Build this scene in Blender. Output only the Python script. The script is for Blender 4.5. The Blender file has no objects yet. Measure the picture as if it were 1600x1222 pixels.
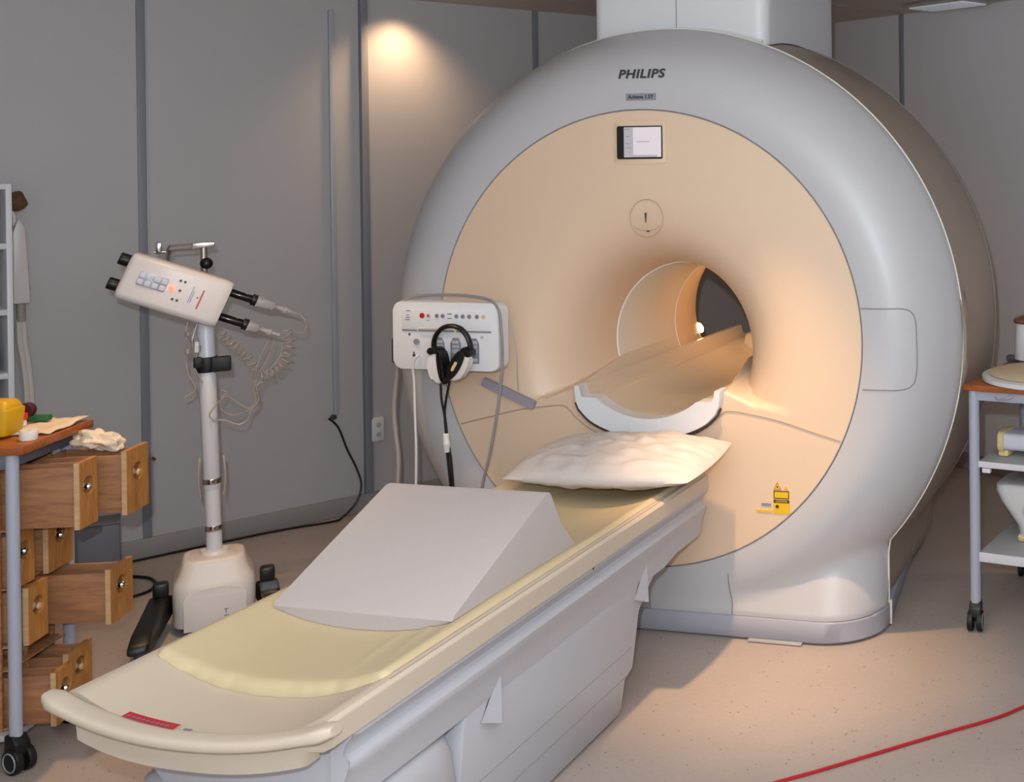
import bpy, bmesh, math, random
from mathutils import Vector, Matrix, noise
random.seed(7)
PI = math.pi
scene = bpy.context.scene
COL = scene.collection

# ------------------------------------------------------------------ materials
def srgb(h):
    c = [int(h[i:i+2], 16)/255 for i in (0, 2, 4)]
    return tuple((x/12.92 if x <= .04045 else ((x+.055)/1.055)**2.4) for x in c) + (1,)

def mat(name, col, rough=.5, metal=0., spec=.5, bump=0., bscale=200., var=0., vscale=6., trans=0., emit=None, estr=1., alpha=1., coat=0.):
    m = bpy.data.materials.new(name); m.use_nodes = True
    nt = m.node_tree; N = nt.nodes; L = nt.links
    b = N['Principled BSDF']
    if isinstance(col, str): col = srgb(col)
    b.inputs['Base Color'].default_value = col
    b.inputs['Roughness'].default_value = rough
    b.inputs['Metallic'].default_value = metal
    b.inputs['Specular IOR Level'].default_value = spec
    b.inputs['Transmission Weight'].default_value = trans
    b.inputs['Coat Weight'].default_value = coat
    if emit:
        b.inputs['Emission Color'].default_value = srgb(emit) if isinstance(emit, str) else emit
        b.inputs['Emission Strength'].default_value = estr
    tc = N.new('ShaderNodeTexCoord')
    if var:
        n = N.new('ShaderNodeTexNoise'); n.inputs['Scale'].default_value = vscale; n.inputs['Detail'].default_value = 4
        L.new(tc.outputs['Object'], n.inputs['Vector'])
        mx = N.new('ShaderNodeMix'); mx.data_type = 'RGBA'
        mx.inputs[6].default_value = tuple(c*(1-var) for c in col[:3]) + (1,)
        mx.inputs[7].default_value = tuple(min(1, c*(1+var)) for c in col[:3]) + (1,)
        L.new(n.outputs['Fac'], mx.inputs[0]); L.new(mx.outputs[2], b.inputs['Base Color'])
    if bump:
        n = N.new('ShaderNodeTexNoise'); n.inputs['Scale'].default_value = bscale; n.inputs['Detail'].default_value = 3
        L.new(tc.outputs['Object'], n.inputs['Vector'])
        bp = N.new('ShaderNodeBump'); bp.inputs['Strength'].default_value = bump; bp.inputs['Distance'].default_value = .01
        L.new(n.outputs['Fac'], bp.inputs['Height']); L.new(bp.outputs['Normal'], b.inputs['Normal'])
    return m

def wood_mat(name, c1, c2, rough=.45, axis_scale=(2, 14, 14)):
    m = bpy.data.materials.new(name); m.use_nodes = True
    nt = m.node_tree; N = nt.nodes; L = nt.links; b = N['Principled BSDF']
    tc = N.new('ShaderNodeTexCoord'); mp = N.new('ShaderNodeMapping'); mp.inputs['Scale'].default_value = axis_scale
    n = N.new('ShaderNodeTexNoise'); n.inputs['Scale'].default_value = 4; n.inputs['Detail'].default_value = 6; n.inputs['Distortion'].default_value = 1.2
    n2 = N.new('ShaderNodeTexNoise'); n2.inputs['Scale'].default_value = 1.2; n2.inputs['Detail'].default_value = 2
    r = N.new('ShaderNodeValToRGB'); r.color_ramp.elements[0].position = .33; r.color_ramp.elements[1].position = .7
    r.color_ramp.elements[0].color = srgb(c1); r.color_ramp.elements[1].color = srgb(c2)
    L.new(tc.outputs['Object'], mp.inputs['Vector']); L.new(mp.outputs['Vector'], n.inputs['Vector'])
    L.new(n.outputs['Fac'], r.inputs['Fac']); L.new(r.outputs['Color'], b.inputs['Base Color'])
    b.inputs['Roughness'].default_value = rough
    return m

def floor_mat():
    m = bpy.data.materials.new('speckled vinyl floor'); m.use_nodes = True
    nt = m.node_tree; N = nt.nodes; L = nt.links; b = N['Principled BSDF']
    tc = N.new('ShaderNodeTexCoord')
    base = srgb('B6A89F')
    v = N.new('ShaderNodeTexVoronoi'); v.inputs['Scale'].default_value = 85
    n = N.new('ShaderNodeTexNoise'); n.inputs['Scale'].default_value = 60; n.inputs['Detail'].default_value = 3
    n2 = N.new('ShaderNodeTexNoise'); n2.inputs['Scale'].default_value = 2.2; n2.inputs['Detail'].default_value = 3
    for q in (v, n, n2): L.new(tc.outputs['Object'], q.inputs['Vector'])
    r = N.new('ShaderNodeValToRGB'); e = r.color_ramp.elements
    e[0].position = 0; e[0].color = (.62, .60, .58, 1); e[1].position = 1; e[1].color = (1.1, 1.1, 1.1, 1)
    a = r.color_ramp.elements.new(.30); a.color = (.93, .93, .93, 1); a2 = r.color_ramp.elements.new(.34); a2.color = (1, 1, 1, 1)
    sep = N.new('ShaderNodeSeparateColor'); L.new(v.outputs['Color'], sep.inputs[0])
    # few dark flecks
    L.new(n.outputs['Fac'], r.inputs['Fac'])
    fl = N.new('ShaderNodeMath'); fl.operation = 'GREATER_THAN'; fl.inputs[1].default_value = .965; L.new(sep.outputs[0], fl.inputs[0])
    d = N.new('ShaderNodeMath'); d.operation = 'LESS_THAN'; d.inputs[1].default_value = .30; L.new(v.outputs['Distance'], d.inputs[0])
    f = N.new('ShaderNodeMath'); f.operation = 'MULTIPLY'; L.new(fl.outputs[0], f.inputs[0]); L.new(d.outputs[0], f.inputs[1])
    mul = N.new('ShaderNodeMix'); mul.data_type = 'RGBA'; mul.blend_type = 'MULTIPLY'; mul.inputs[0].default_value = 1
    mul.inputs[6].default_value = base; L.new(r.outputs['Color'], mul.inputs[7])
    m2 = N.new('ShaderNodeMix'); m2.data_type = 'RGBA'; L.new(f.outputs[0], m2.inputs[0]); L.new(mul.outputs[2], m2.inputs[6])
    m2.inputs[7].default_value = srgb('857A73')
    m3 = N.new('ShaderNodeMix'); m3.data_type = 'RGBA'; m3.blend_type = 'MULTIPLY'; m3.inputs[0].default_value = .25
    L.new(m2.outputs[2], m3.inputs[6]); L.new(n2.outputs['Fac'], m3.inputs[7])
    L.new(m3.outputs[2], b.inputs['Base Color'])
    b.inputs['Roughness'].default_value = .42
    return m

M = dict(
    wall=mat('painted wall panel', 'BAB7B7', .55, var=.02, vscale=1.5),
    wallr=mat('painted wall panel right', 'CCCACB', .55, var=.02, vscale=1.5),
    joint=mat('wall joint strip', '84868E', .5),
    jointl=mat('pale conduit', 'AEB3BA', .4),
    base=mat('grey vinyl baseboard', '97928F', .5),
    ceil=mat('ceiling panel', 'CDC5BC', .7, var=.03),
    alu=mat('aluminium profile', 'B5B2AC', .35, metal=.6),
    floor=floor_mat(),
    shell=mat('white moulded plastic', 'B9B8BA', .38, var=.01, vscale=3),
    shellw=mat('white plastic', 'DDDEE0', .4),
    flank=mat('white plastic flank with painted shade', '9C8D80', .35),  # white plastic like the front; brown shade of the flank put into the colour
    face=mat('cream moulded plastic', 'DCC1A6', .42, var=.012, vscale=3),
    liner=mat('bore liner plastic', 'DCCCB4', .22),
    plinth=mat('grey plinth', 'A0A0AA', .42),
    rim=mat('pale rim edge', 'E4DFD6', .4),
    seam=mat('seam shadow gap', '8E8785', .6),
    seamface=mat('cream seam gap', 'B29C86', .6),
    darkgap=mat('dark rubber gap', '3A302A', .6),
    black=mat('black plastic', '0C0C0D', .42),
    blackrub=mat('black rubber', '0A0A0A', .55),
    darkcase=mat('dark screen bezel', '262628', .3),
    screen=mat('lit display', 'B8B0B4', .3, emit='CFC6CC', estr=.55),
    screen2=mat('display sidebar', 'A09CA0', .3, emit='A6A1A8', estr=.45),
    textdark=mat('dark grey lettering', '3C3C42', .5),
    textgrey=mat('grey print', '77787E', .5),
    plate=mat('grey metal plate', '9A9AA2', .35, metal=.3),
    yellow=mat('yellow sticker', 'E0B51C', .5),
    red=mat('red plastic', 'B3202A', .4),
    redlabel=mat('red sticker', 'B52534', .5),
    redcable=mat('red cable sheath', 'B01622', .45),
    greycable=mat('grey cable sheath', '8C8A8C', .5),
    palecable=mat('pale cable sheath', 'B7AEA6', .5),
    whitecable=mat('white cable sheath', 'D8D6D2', .4),
    conduit=mat('grey cable hose', 'A59A94', .5),
    blackcable=mat('black cable sheath', '0E0D0D', .4),
    tabletop=mat('cream tabletop laminate', 'C3B5A3', .45, var=.01),
    tside=mat('cream tabletop edge', 'BFB19E', .33),
    cover=mat('white table cover', 'B2B2B8', .42),
    mattress=mat('pale yellow vinyl', 'CAB995', .42, bump=.15, bscale=14, var=.015, vscale=5),
    foam=mat('white coated foam wedge', 'B7AFAD', .75, bump=.1, bscale=40),
    pillow=mat('white pillow film', 'C6C0BE', .5, bump=.15, bscale=60),
    injw=mat('ivory injector plastic', 'DAD5D2', .35),
    injc=mat('ivory housing plastic', 'D9D2CB', .4),
    steel=mat('chrome', 'D0CCC8', .12, metal=1),
    dsteel=mat('dark polished rod', '3A3637', .15, metal=.9),
    pole=mat('white painted tube', 'CFD0D4', .35),
    lamp=mat('orange indicator', 'F0603A', .4, emit='FF5A30', estr=3),
    clear=mat('clear syringe plastic', 'E8E4E0', .08, trans=.75),
    tubing=mat('clear tubing', 'B0A296', .25, trans=.2),
    wood=wood_mat('oak board', '8A5C3A', 'B98458'),
    woodside=wood_mat('beech drawer side', '8A5C42', 'A87850'),
    woodfront=wood_mat('oak drawer front', 'A06A33', 'BF8546', axis_scale=(14, 14, 2.5)),
    woodpale=wood_mat('pale end grain', 'B8946A', 'C9A67C'),
    woodtop=wood_mat('varnished table edge', '8C4A22', 'A8602F', .3),
    blueleg=mat('grey painted steel leg', 'A3A6B4', .4),
    shelfm=mat('light grey shelf laminate', 'A9A9A8', .5),
    shelfedge=mat('white shelf edge', 'CFCFD2', .45),
    bluegrey=mat('blue-grey sheet metal', '5C5F69', .5),
    paper=mat('cream paper', 'D9C6AC', .8, bump=.2, bscale=12),
    paperw=mat('white paper', 'E2D9CC', .8),
    yellowp=mat('yellow container plastic', 'CC9C10', .45),
    green=mat('green plastic', '1F5A32', .5),
    darkred=mat('dark maroon plastic', '4A1420', .45),
    brown=mat('brown wooden cap', '6A4A34', .6),
    coilw=mat('white coil shell', 'CDCCCB', .4),
    yfoam=mat('yellow foam', 'D6BE86', .8),
    cfoam=mat('cream foam', 'CDB89B', .75),
    dgrey=mat('dark grey interior', '4E4A49', .7),
    wrubber=mat('grey wheel tyre', '8A9498', .5),
    keyb=mat('keypad button', 'B4B6BC', .4),
    glow=mat('small lit lamp', 'FFE8B8', .4, emit='FFD890', estr=9),
    diff=mat('fluorescent diffuser', 'C9CBD2', .5, emit='C4C8D4', estr=.25),
    blue=mat('blue plastic', '1A5E8C', .5),
)

# ------------------------------------------------------------------ helpers
def link(o, parent=None):
    COL.objects.link(o)
    if parent: o.parent = parent
    return o

def obj(name, bm, m, parent=None, smooth=True, angle=40, kind=None, label=None):
    me = bpy.data.meshes.new(name)
    bmesh.ops.recalc_face_normals(bm, faces=bm.faces[:])
    bm.to_mesh(me); bm.free()
    ms = m if isinstance(m, (list, tuple)) else [m]
    for q in ms: me.materials.append(q)
    if smooth:
        me.polygons.foreach_set('use_smooth', [True]*len(me.polygons))
        try: me.set_sharp_from_angle(angle=math.radians(angle))
        except Exception: pass
    o = bpy.data.objects.new(name, me); link(o, parent)
    if kind: o['kind'] = kind
    if label: o['label'] = label
    return o

def tag(o, label, cat, group=None):
    o['label'] = label; o['category'] = cat
    if group: o['group'] = group
    return o

def thing(name, label, cat, loc=(0, 0, 0), rz=0, group=None):
    o = bpy.data.objects.new(name, None); o.empty_display_size = .1
    link(o); o.location = loc; o.rotation_euler = (0, 0, rz)
    return tag(o, label, cat, group)

def tm(loc=(0, 0, 0), rot=(0, 0, 0)):
    from mathutils import Euler
    return Matrix.Translation(Vector(loc)) @ Euler(rot).to_matrix().to_4x4()

def box(bm, c, s, r=0, seg=2, mtx=None, mi=0, taper=None):
    t = bmesh.new()
    bmesh.ops.create_cube(t, size=1)
    for v in t.verts:
        v.co = Vector((v.co.x*s[0], v.co.y*s[1], v.co.z*s[2]))
        if taper and v.co.z > 0: v.co.x *= taper[0]; v.co.y *= taper[1]
        v.co += Vector(c)
    if r: bmesh.ops.bevel(t, geom=t.edges[:], offset=r, segments=seg, profile=.5, affect='EDGES')
    for f in t.faces: f.material_index = mi
    if mtx: bmesh.ops.transform(t, matrix=mtx, verts=t.verts)
    me = bpy.data.meshes.new('t'); t.to_mesh(me); t.free(); bm.from_mesh(me); bpy.data.meshes.remove(me)
    return bm

def cyl(bm, p0, p1, r0, r1=None, n=24, cap=True, bev=0, mi=0):
    p0 = Vector(p0); p1 = Vector(p1); d = p1-p0; L = d.length
    if r1 is None: r1 = r0
    q = d.to_track_quat('Z', 'Y').to_matrix()
    prof = [(r0, 0), (r1, L)]
    if bev: prof = [(r0-bev, 0), (r0-bev*.3, bev*.3), (r0, bev), (r1, L-bev), (r1-bev*.3, L-bev*.3), (r1-bev, L)]
    rings = []
    for r, h in prof:
        rings.append([bm.verts.new(p0 + q @ Vector((r*math.cos(2*PI*i/n), r*math.sin(2*PI*i/n), h))) for i in range(n)])
    for a, b in zip(rings, rings[1:]):
        for i in range(n):
            f = bm.faces.new((a[i], a[(i+1) % n], b[(i+1) % n], b[i])); f.material_index = mi
    if cap:
        bm.faces.new(rings[0][::-1]).material_index = mi; bm.faces.new(rings[-1]).material_index = mi
    return bm

def lathe(bm, prof, mtx=None, n=32, capb=True, capt=True, mi=0):
    rings = []
    for r, h in prof:
        rings.append([bm.verts.new(Vector((r*math.cos(2*PI*i/n), r*math.sin(2*PI*i/n), h))) for i in range(n)])
    vs = [v for R in rings for v in R]
    for a, b in zip(rings, rings[1:]):
        for i in range(n): bm.faces.new((a[i], a[(i+1) % n], b[(i+1) % n], b[i])).material_index = mi
    if capb: bm.faces.new(rings[0][::-1]).material_index = mi
    if capt: bm.faces.new(rings[-1]).material_index = mi
    if mtx: bmesh.ops.transform(bm, matrix=mtx, verts=vs)
    return bm

def catmull(pts, k=8, closed=False):
    P = [Vector(p) for p in pts]; out = []
    n = len(P)
    for i in range(n if closed else n-1):
        if closed: a, b, c, d = P[i-1], P[i], P[(i+1) % n], P[(i+2) % n]
        else: a, b, c, d = P[max(i-1, 0)], P[i], P[i+1], P[min(i+2, n-1)]
        for j in range(k):
            t = j/k
            out.append(.5*((2*b)+(-a+c)*t+(2*a-5*b+4*c-d)*t*t+(-a+3*b-3*c+d)*t**3))
    if not closed: out.append(P[-1])
    return out

def tube(bm, pts, r, n=10, k=8, smooth=True, closed=False, mi=0, flat=None, cap=True):
    P = catmull(pts, k, closed) if smooth else [Vector(p) for p in pts]
    N = len(P); rings = []; up = None
    for i, p in enumerate(P):
        if closed: t = P[(i+1) % N]-P[i-1]
        else: t = P[min(i+1, N-1)]-P[max(i-1, 0)]
        if t.length < 1e-9: t = Vector((0, 0, 1))
        t.normalize()
        if up is None:
            up = Vector((0, 0, 1)) if abs(t.z) < .9 else Vector((1, 0, 0))
        u = (up - t*up.dot(t)).normalized(); up = u; v = t.cross(u)
        rr = r[i*len(r)//N] if isinstance(r, (list, tuple)) else r
        ru, rv = (rr, rr) if flat is None else (rr*flat[0], rr*flat[1])
        rings.append([bm.verts.new(p+u*math.cos(2*PI*j/n)*ru+v*math.sin(2*PI*j/n)*rv) for j in range(n)])
    R2 = rings + ([rings[0]] if closed else [])
    for a, b in zip(R2, R2[1:]):
        for j in range(n): bm.faces.new((a[j], a[(j+1) % n], b[(j+1) % n], b[j])).material_index = mi
    if cap and not closed:
        bm.faces.new(rings[0][::-1]).material_index = mi; bm.faces.new(rings[-1]).material_index = mi
    return bm

def loft(bm, rings, closed=True, capa=False, capb=False, mi=0):
    R = [[bm.verts.new(p) for p in r] for r in rings]
    n = len(R[0])
    for a, b in zip(R, R[1:]):
        for i in range(n if closed else n-1):
            bm.faces.new((a[i], a[(i+1) % n], b[(i+1) % n], b[i])).material_index = mi
    if capa: bm.faces.new(R[0][::-1]).material_index = mi
    if capb: bm.faces.new(R[-1]).material_index = mi
    return R

def prism(bm, poly, axis, a, b, bev=0, mi=0, mtx=None, seg=2):
    """poly: list of 2-D points; axis 'x','y','z' extruded from a to b"""
    t = bmesh.new()
    def P(u, v, w):
        return {'x': (w, u, v), 'y': (u, w, v), 'z': (u, v, w)}[axis]
    A = [t.verts.new(P(u, v, a)) for u, v in poly]; B = [t.verts.new(P(u, v, b)) for u, v in poly]
    t.faces.new(A[::-1]); t.faces.new(B)
    n = len(poly)
    for i in range(n): t.faces.new((A[i], A[(i+1) % n], B[(i+1) % n], B[i]))
    if bev: bmesh.ops.bevel(t, geom=t.edges[:], offset=bev, segments=seg, profile=.5, affect='EDGES')
    for f in t.faces: f.material_index = mi
    if mtx: bmesh.ops.transform(t, matrix=mtx, verts=t.verts)
    me = bpy.data.meshes.new('t'); t.to_mesh(me); t.free(); bm.from_mesh(me); bpy.data.meshes.remove(me)
    return bm

def rrect(w, h, r, k=5, cx=0, cy=0):
    out = []
    for sx, sy, a0 in ((1, 1, 0), (-1, 1, 90), (-1, -1, 180), (1, -1, 270)):
        for i in range(k+1):
            a = math.radians(a0+90*i/k)
            out.append((cx+sx*(w/2-r)+r*math.cos(a), cy+sy*(h/2-r)+r*math.sin(a)))
    return out

def text(name, s, size, m, mtx, parent, shear=0, depth=.0008, bold=0, sx=1., sp=1.):
    c = bpy.data.curves.new('t', 'FONT'); c.body = s; c.size = size; c.extrude = depth; c.shear = shear; c.offset = bold
    c.space_character = sp; c.align_x = 'CENTER'; c.align_y = 'CENTER'; c.resolution_u = 4
    o = bpy.data.objects.new('t', c); COL.objects.link(o)
    dg = bpy.context.evaluated_depsgraph_get()
    me = bpy.data.meshes.new_from_object(o.evaluated_get(dg)); me.name = name
    bpy.data.objects.remove(o); bpy.data.curves.remove(c)
    me.transform(mtx @ Matrix.Diagonal((sx, 1, 1, 1)))
    me.materials.clear(); me.materials.append(m)
    q = bpy.data.objects.new(name, me); link(q, parent)
    return q
FRONT = Matrix.Rotation(PI/2, 4, 'X')      # text in the xz plane facing -y

def smin(a, b, k):
    h = max(0., min(1., .5+.5*(b-a)/k)); return b*(1-h)+a*h-k*h*(1-h)
def lerp_prof(prof, x):
    if x <= prof[0][0]: return prof[0][1]
    for (a, b), (c, d) in zip(prof, prof[1:]):
        if x <= c: return b+(d-b)*(x-a)/(c-a)
    return prof[-1][1]
def sm_prof(prof, n=10):
    P = catmull([(a, b, 0) for a, b in prof], n)
    return [(p.x, p.y) for p in P]

# ------------------------------------------------------------------ room
az = 1.037
WD = Vector((math.cos(az), math.sin(az), 0)); WN = Vector((-math.sin(az), math.cos(az), 0))
H = 2.53
LN, RS = 2.29, 2.49              # left wall offset along WN, right wall offset along WD
S0, N0 = -3.6, -4.6
def W(s, n, z=0): return WD*s + WN*n + Vector((0, 0, z))
def slab(name, a, b, c, d, t, m):
    """quad a,b,c,d (counter seen from the room) thickened outwards by t"""
    bm = bmesh.new(); P = [Vector(p) for p in (a, b, c, d)]
    n = (P[1]-P[0]).cross(P[3]-P[0]).normalized()
    cen = W((S0+RS)/2, (N0+LN)/2, H/2)
    if n.dot(cen-P[0]) > 0: n = -n
    F = [bm.verts.new(p) for p in P]; B = [bm.verts.new(p+n*t) for p in P]
    bm.faces.new(F); bm.faces.new(B[::-1])
    for i in range(4): bm.faces.new((F[i], F[(i+1) % 4], B[(i+1) % 4], B[i]))
    return obj(name, bm, m, smooth=False, kind='structure')
slab('floor', W(S0, N0), W(RS, N0), W(RS, LN), W(S0, LN), .1, M['floor'])
slab('ceiling', W(S0, N0, H), W(RS, N0, H), W(RS, LN, H), W(S0, LN, H), .1, M['ceil'])
slab('wall_left', W(S0, LN), W(RS, LN), W(RS, LN, H), W(S0, LN, H), .1, M['wall'])
slab('wall_right', W(RS, N0), W(RS, LN), W(RS, LN, H), W(RS, N0, H), .1, M['wallr'])
slab('wall_front', W(S0, N0), W(RS, N0), W(RS, N0, H), W(S0, N0, H), .1, M['wall'])
slab('wall_back', W(S0, N0), W(S0, LN), W(S0, LN, H), W(S0, N0, H), .1, M['wall'])

RW = Matrix(((WD.x, WN.x, 0, 0), (WD.y, WN.y, 0, 0), (0, 0, 1, 0), (0, 0, 0, 1)))
def wbox(name, s, n, z, ds, dn, dz, m, r=0, kind='structure'):
    bm = bmesh.new(); box(bm, (s, n, z), (ds, dn, dz), r, 2, RW)
    o = obj(name, bm, m)
    if kind: o['kind'] = kind
    return o
k = 1
for s in (-1.94, -1.01, -.068, .861, 1.79):
    dp = .036 if abs(s+.068) < .01 else .008
    wbox('trim_%d' % k, s, LN-dp/2, H/2+.045, .034, dp, H-.09, M['joint'], .002); k += 1
    wbox('trim_%d' % k, s+.020, LN-.003, H/2+.045, .007, .007, H-.09, M['jointl'], .001); k += 1
for n in (2.0, 1.076, .146, -.78, -1.7):
    wbox('trim_%d' % k, RS-.004, n, H/2+.045, .008, .034, H-.09, M['joint'], .002); k += 1
# ceiling cassette joints
for n in (1.6, 1.0, .4):
    wbox('trim_%d' % k, .4, n, H-.004, 4.0, .012, .006, M['alu']); k += 1
wbox('baseboard_left', (S0+RS)/2, LN-.006, .045, RS-S0-.02, .012, .088, M['base'], .003)
wbox('baseboard_right', RS-.006, (N0+LN)/2, .045, .012, LN-N0-.02, .088, M['base'], .003)
bm = bmesh.new()
box(bm, (-.216, LN-.009, 1.47), (.024, .018, 1.95), .004, 2, RW)
tag(obj('wall_cable_conduit', bm, M['jointl']), 'narrow pale grey vertical cable conduit on the left wall above the black cable', 'conduit')

# ceiling light panel at the top right
t = thing('ceiling_light', 'flat white ceiling light panel at the top right of the picture', 'ceiling light', (.70, 2.22, H), az)
bm = bmesh.new(); box(bm, (0, 0, -.012), (.22, .42, .022), .004); obj('frame', bm, M['alu'], t)
bm = bmesh.new(); box(bm, (0, 0, -.025), (.19, .38, .01), .003); obj('diffuser', bm, M['diff'], t)

# ------------------------------------------------------------------ MRI scanner
scn = thing('mri_scanner', 'large round white MRI scanner with cream face and open bore', 'mri scanner', (0, 0, 0))
ZC, RF, RC, YC = 1.062, .825, 1.14, .22
ringprof = sm_prof([(.825, .0), (.88, -.006), (.94, .0), (.995, .022), (1.04, .055), (1.08, .10), (1.112, .15), (1.133, .19), (1.14, .22)], 6)
HW = .857                                    # half-width of the pedestal
def rout(th, R=RC, hw=HW, zb=.085):
    """outer radius of circle R joined with the pedestal down to zb, direction th (0=+x, -pi/2 = down)"""
    c, s = math.cos(th), math.sin(th)
    r = R
    if s < 0:
        zz = ZC-zb
        # hit vertical side
        cand = []
        if abs(c) > 1e-6: cand.append(hw/abs(c))
        cand.append(zz/-s)
        m = min(cand)
        # the pedestal only below the circle: use it if it sticks out
        if m > R*.0 :
            ex = abs(c)*m; ez = -s*m
            # region valid if point beyond circle (ped outside) and below widest part
            if m > R and ez > .3: r = m
        if R*-s > zz: r = min(r, zz/-s)
    return r
def y_ped(x, z, cr=.22, hw=HW):
    y = max(0., z-.10)*.33
    a = abs(x)-(hw-cr)
    if a > 0:
        a = min(a, cr*.9999)
        y += cr-math.sqrt(cr*cr-a*a)
    return y
def y_front(x, z):
    r = math.hypot(x, z-ZC)
    yt = lerp_prof(ringprof, r) if r <= RC else .22+(r-RC)*6
    if z < .62 and r > .8:
        return min(yt+.0, smin(yt, y_ped(x, z)+max(0, z-.33)*3, .03))
    return yt
NT = 288
bm = bmesh.new(); rings = []
NR = 34
ths = [-PI/2+2*PI*i/NT for i in range(NT)]
for j in range(NR+1):
    t_ = j/NR; ring = []
    for th in ths:
        ro = rout(th); r = RF+.004+(ro-RF-.004)*(1-(1-t_)**1.4)
        x = r*math.cos(th); z = ZC+r*math.sin(th)
        y = y_front(x, z)
        if j == NR: y = min(y, .22) if z > .12 else y
        ring.append((x, min(y, .225), z))
    rings.append(ring)
last = rings[-1]
# turned-in return edge and the inner lip beside the face panel
lip = [(RF*math.cos(th)*1.003, .02, ZC+RF*math.sin(th)*1.003) for th in ths]
back = [(x*.985, max(y, .2)+.03, ZC+(z-ZC)*.985) for (x, y, z) in last]
loft(bm, [lip]+rings+[back])
obj('front_cover', bm, M['shell'], scn, angle=60)

# face panel: dish running into the bore, with the ledge around the bed channel
CX = .01; ZB = 1.0; RB = .307
dish = sm_prof([(.825, .0), (.72, .0), (.62, .001), (.54, .008), (.47, .03), (.41, .075), (.365, .14), (.335, .22), (.316, .31), (RB, .40)], 10)
CRX = .03
def u_low(x):    # underside of the bed channel at position x
    d = abs(x-CRX)
    return lerp_prof([(0, .702), (.08, .712), (.16, .735), (.22, .768), (.25, .80), (.275, .84), (.285, .885), (.40, .84), (.6, .80), (1, .79)], d)
def y_face(x, z, y):
    zl = u_low(x)-.006
    if z < 1.0 and abs(x) < .80:
        f = max(0., (z-zl))*(7 if abs(x-CRX) > .285 else 3)
        f = f - .0
        return smin(y, f, .012) if f > 0 or y > 0 else y
    return y
bm = bmesh.new(); rings = []
for (r, y) in dish:
    w = max(0., min(1., (.825-r)/(.825-.47)))
    cx = CX*w; cz = ZC+(ZB-ZC)*w; ring = []
    for th in ths:
        x = cx+r*math.cos(th); z = cz+r*math.sin(th)
        yy = y_face(x, z, y)
        ring.append((x, max(yy, 0.) if yy > -.01 else yy, z))
    rings.append(ring)
loft(bm, [[(x, .03, z) for x, y, z in rings[0]]]+rings)
obj('face_panel', bm, M['face'], scn, angle=70)

# bore liner: white collar, tube and rear flare
bm = bmesh.new()
bp = [(RB+.001, .395), (RB-.004, .40), (RB-.004, .415), (.298, .42), (.298, .93)]
rings = [[(CX+r*math.cos(th), (y if i_ == 4 else min(y, max(-.002, y_face(CX+r*math.cos(th), ZB+r*math.sin(th), y)))), ZB+r*math.sin(th)) for th in ths] for i_, (r, y) in enumerate(bp)]
loft(bm, rings); obj('bore_liner', bm, M['liner'], scn, angle=50)
bm = bmesh.new()
rings = [[(CX+r*math.cos(th), y, ZB+r*math.sin(th)) for th in ths[::2]] for r, y in sm_prof([(.303, .93), (.31, 1.05), (.335, 1.2), (.38, 1.35), (.45, 1.47), (.54, 1.53)], 5)]
loft(bm, rings); obj('rear_flare', bm, M['face'], scn, angle=50)
bm = bmesh.new()
tube(bm, [(CX+.309*math.cos(a), .397, ZB+.309*math.sin(a)) for a in [math.radians(q) for q in range(-30, 211, 8)]], .006, 8)
obj('bore_ring', bm, M['rim'], scn)
bm = bmesh.new(); tube(bm, [(CX+.298*math.cos(a), .93, ZB+.298*math.sin(a)) for a in [math.radians(q) for q in range(0, 360, 8)]], .003, 6, closed=True)
obj('bore_ring', bm, M['rim'], scn)

# flank cover and back
yy = [.20, .23, .3, .45, .6, .75, .9, 1.05, 1.2, 1.35, 1.45, 1.52, 1.55]
Rp = sm_prof([(.20, 1.12), (.3, 1.135), (.5, 1.16), (.75, 1.165), (.95, 1.145), (1.15, 1.11), (1.32, 1.05), (1.44, .97), (1.52, .86), (1.55, .7)], 6)
Hp = [(.2, .84), (.9, .84), (1.15, .82), (1.35, .74), (1.5, .6), (1.55, .5)]
bm = bmesh.new(); rings = []
for (y, R) in Rp:
    hw = lerp_prof(Hp, y)
    rings.append([((rr := rout(th, R, hw, .085))*math.cos(th), y, ZC+rr*math.sin(th)) for th in ths])
endr = [((.54*math.cos(th)), 1.55, ZB+.54*math.sin(th)) for th in ths]
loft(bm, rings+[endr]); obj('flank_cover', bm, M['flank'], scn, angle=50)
# rim line between front cover and flank, and rear seam
bm = bmesh.new()
def rimpath(R, y, a0, a1, hw, n=140):
    out = []
    for i in range(n+1):
        th = math.radians(a0+(a1-a0)*i/n); r = rout(th, R, hw, .085)
        out.append((r*math.cos(th), y, ZC+r*math.sin(th)))
    return out
tube(bm, rimpath(RC+.001, .222, -48.7, 228.7, HW), .0032, 6, smooth=False)
obj('rim_trim', bm, M['rim'], scn)
bm = bmesh.new(); tube(bm, rimpath(1.166, .80, -40, 220, .845), .0022, 6, smooth=False)
obj('rear_seam', bm, M['seam'], scn)
# service hatch bulge on the right flank
bm = bmesh.new(); rr = []
for i in range(13):
    u = i/12; a = math.radians(-9+18*u); bul = .010*math.sin(PI*u)**.35
    rr.append([((RC+.002+bul*k_)*math.cos(a), y_, ZC-.02+(RC+.002+bul*k_)*math.sin(a)) for y_, k_ in ((.215, 0), (.225, 1), (.30, 1), (.32, -1.5))])
loft(bm, rr, closed=False); obj('flank_hatch', bm, M['flank'], scn)

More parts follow.
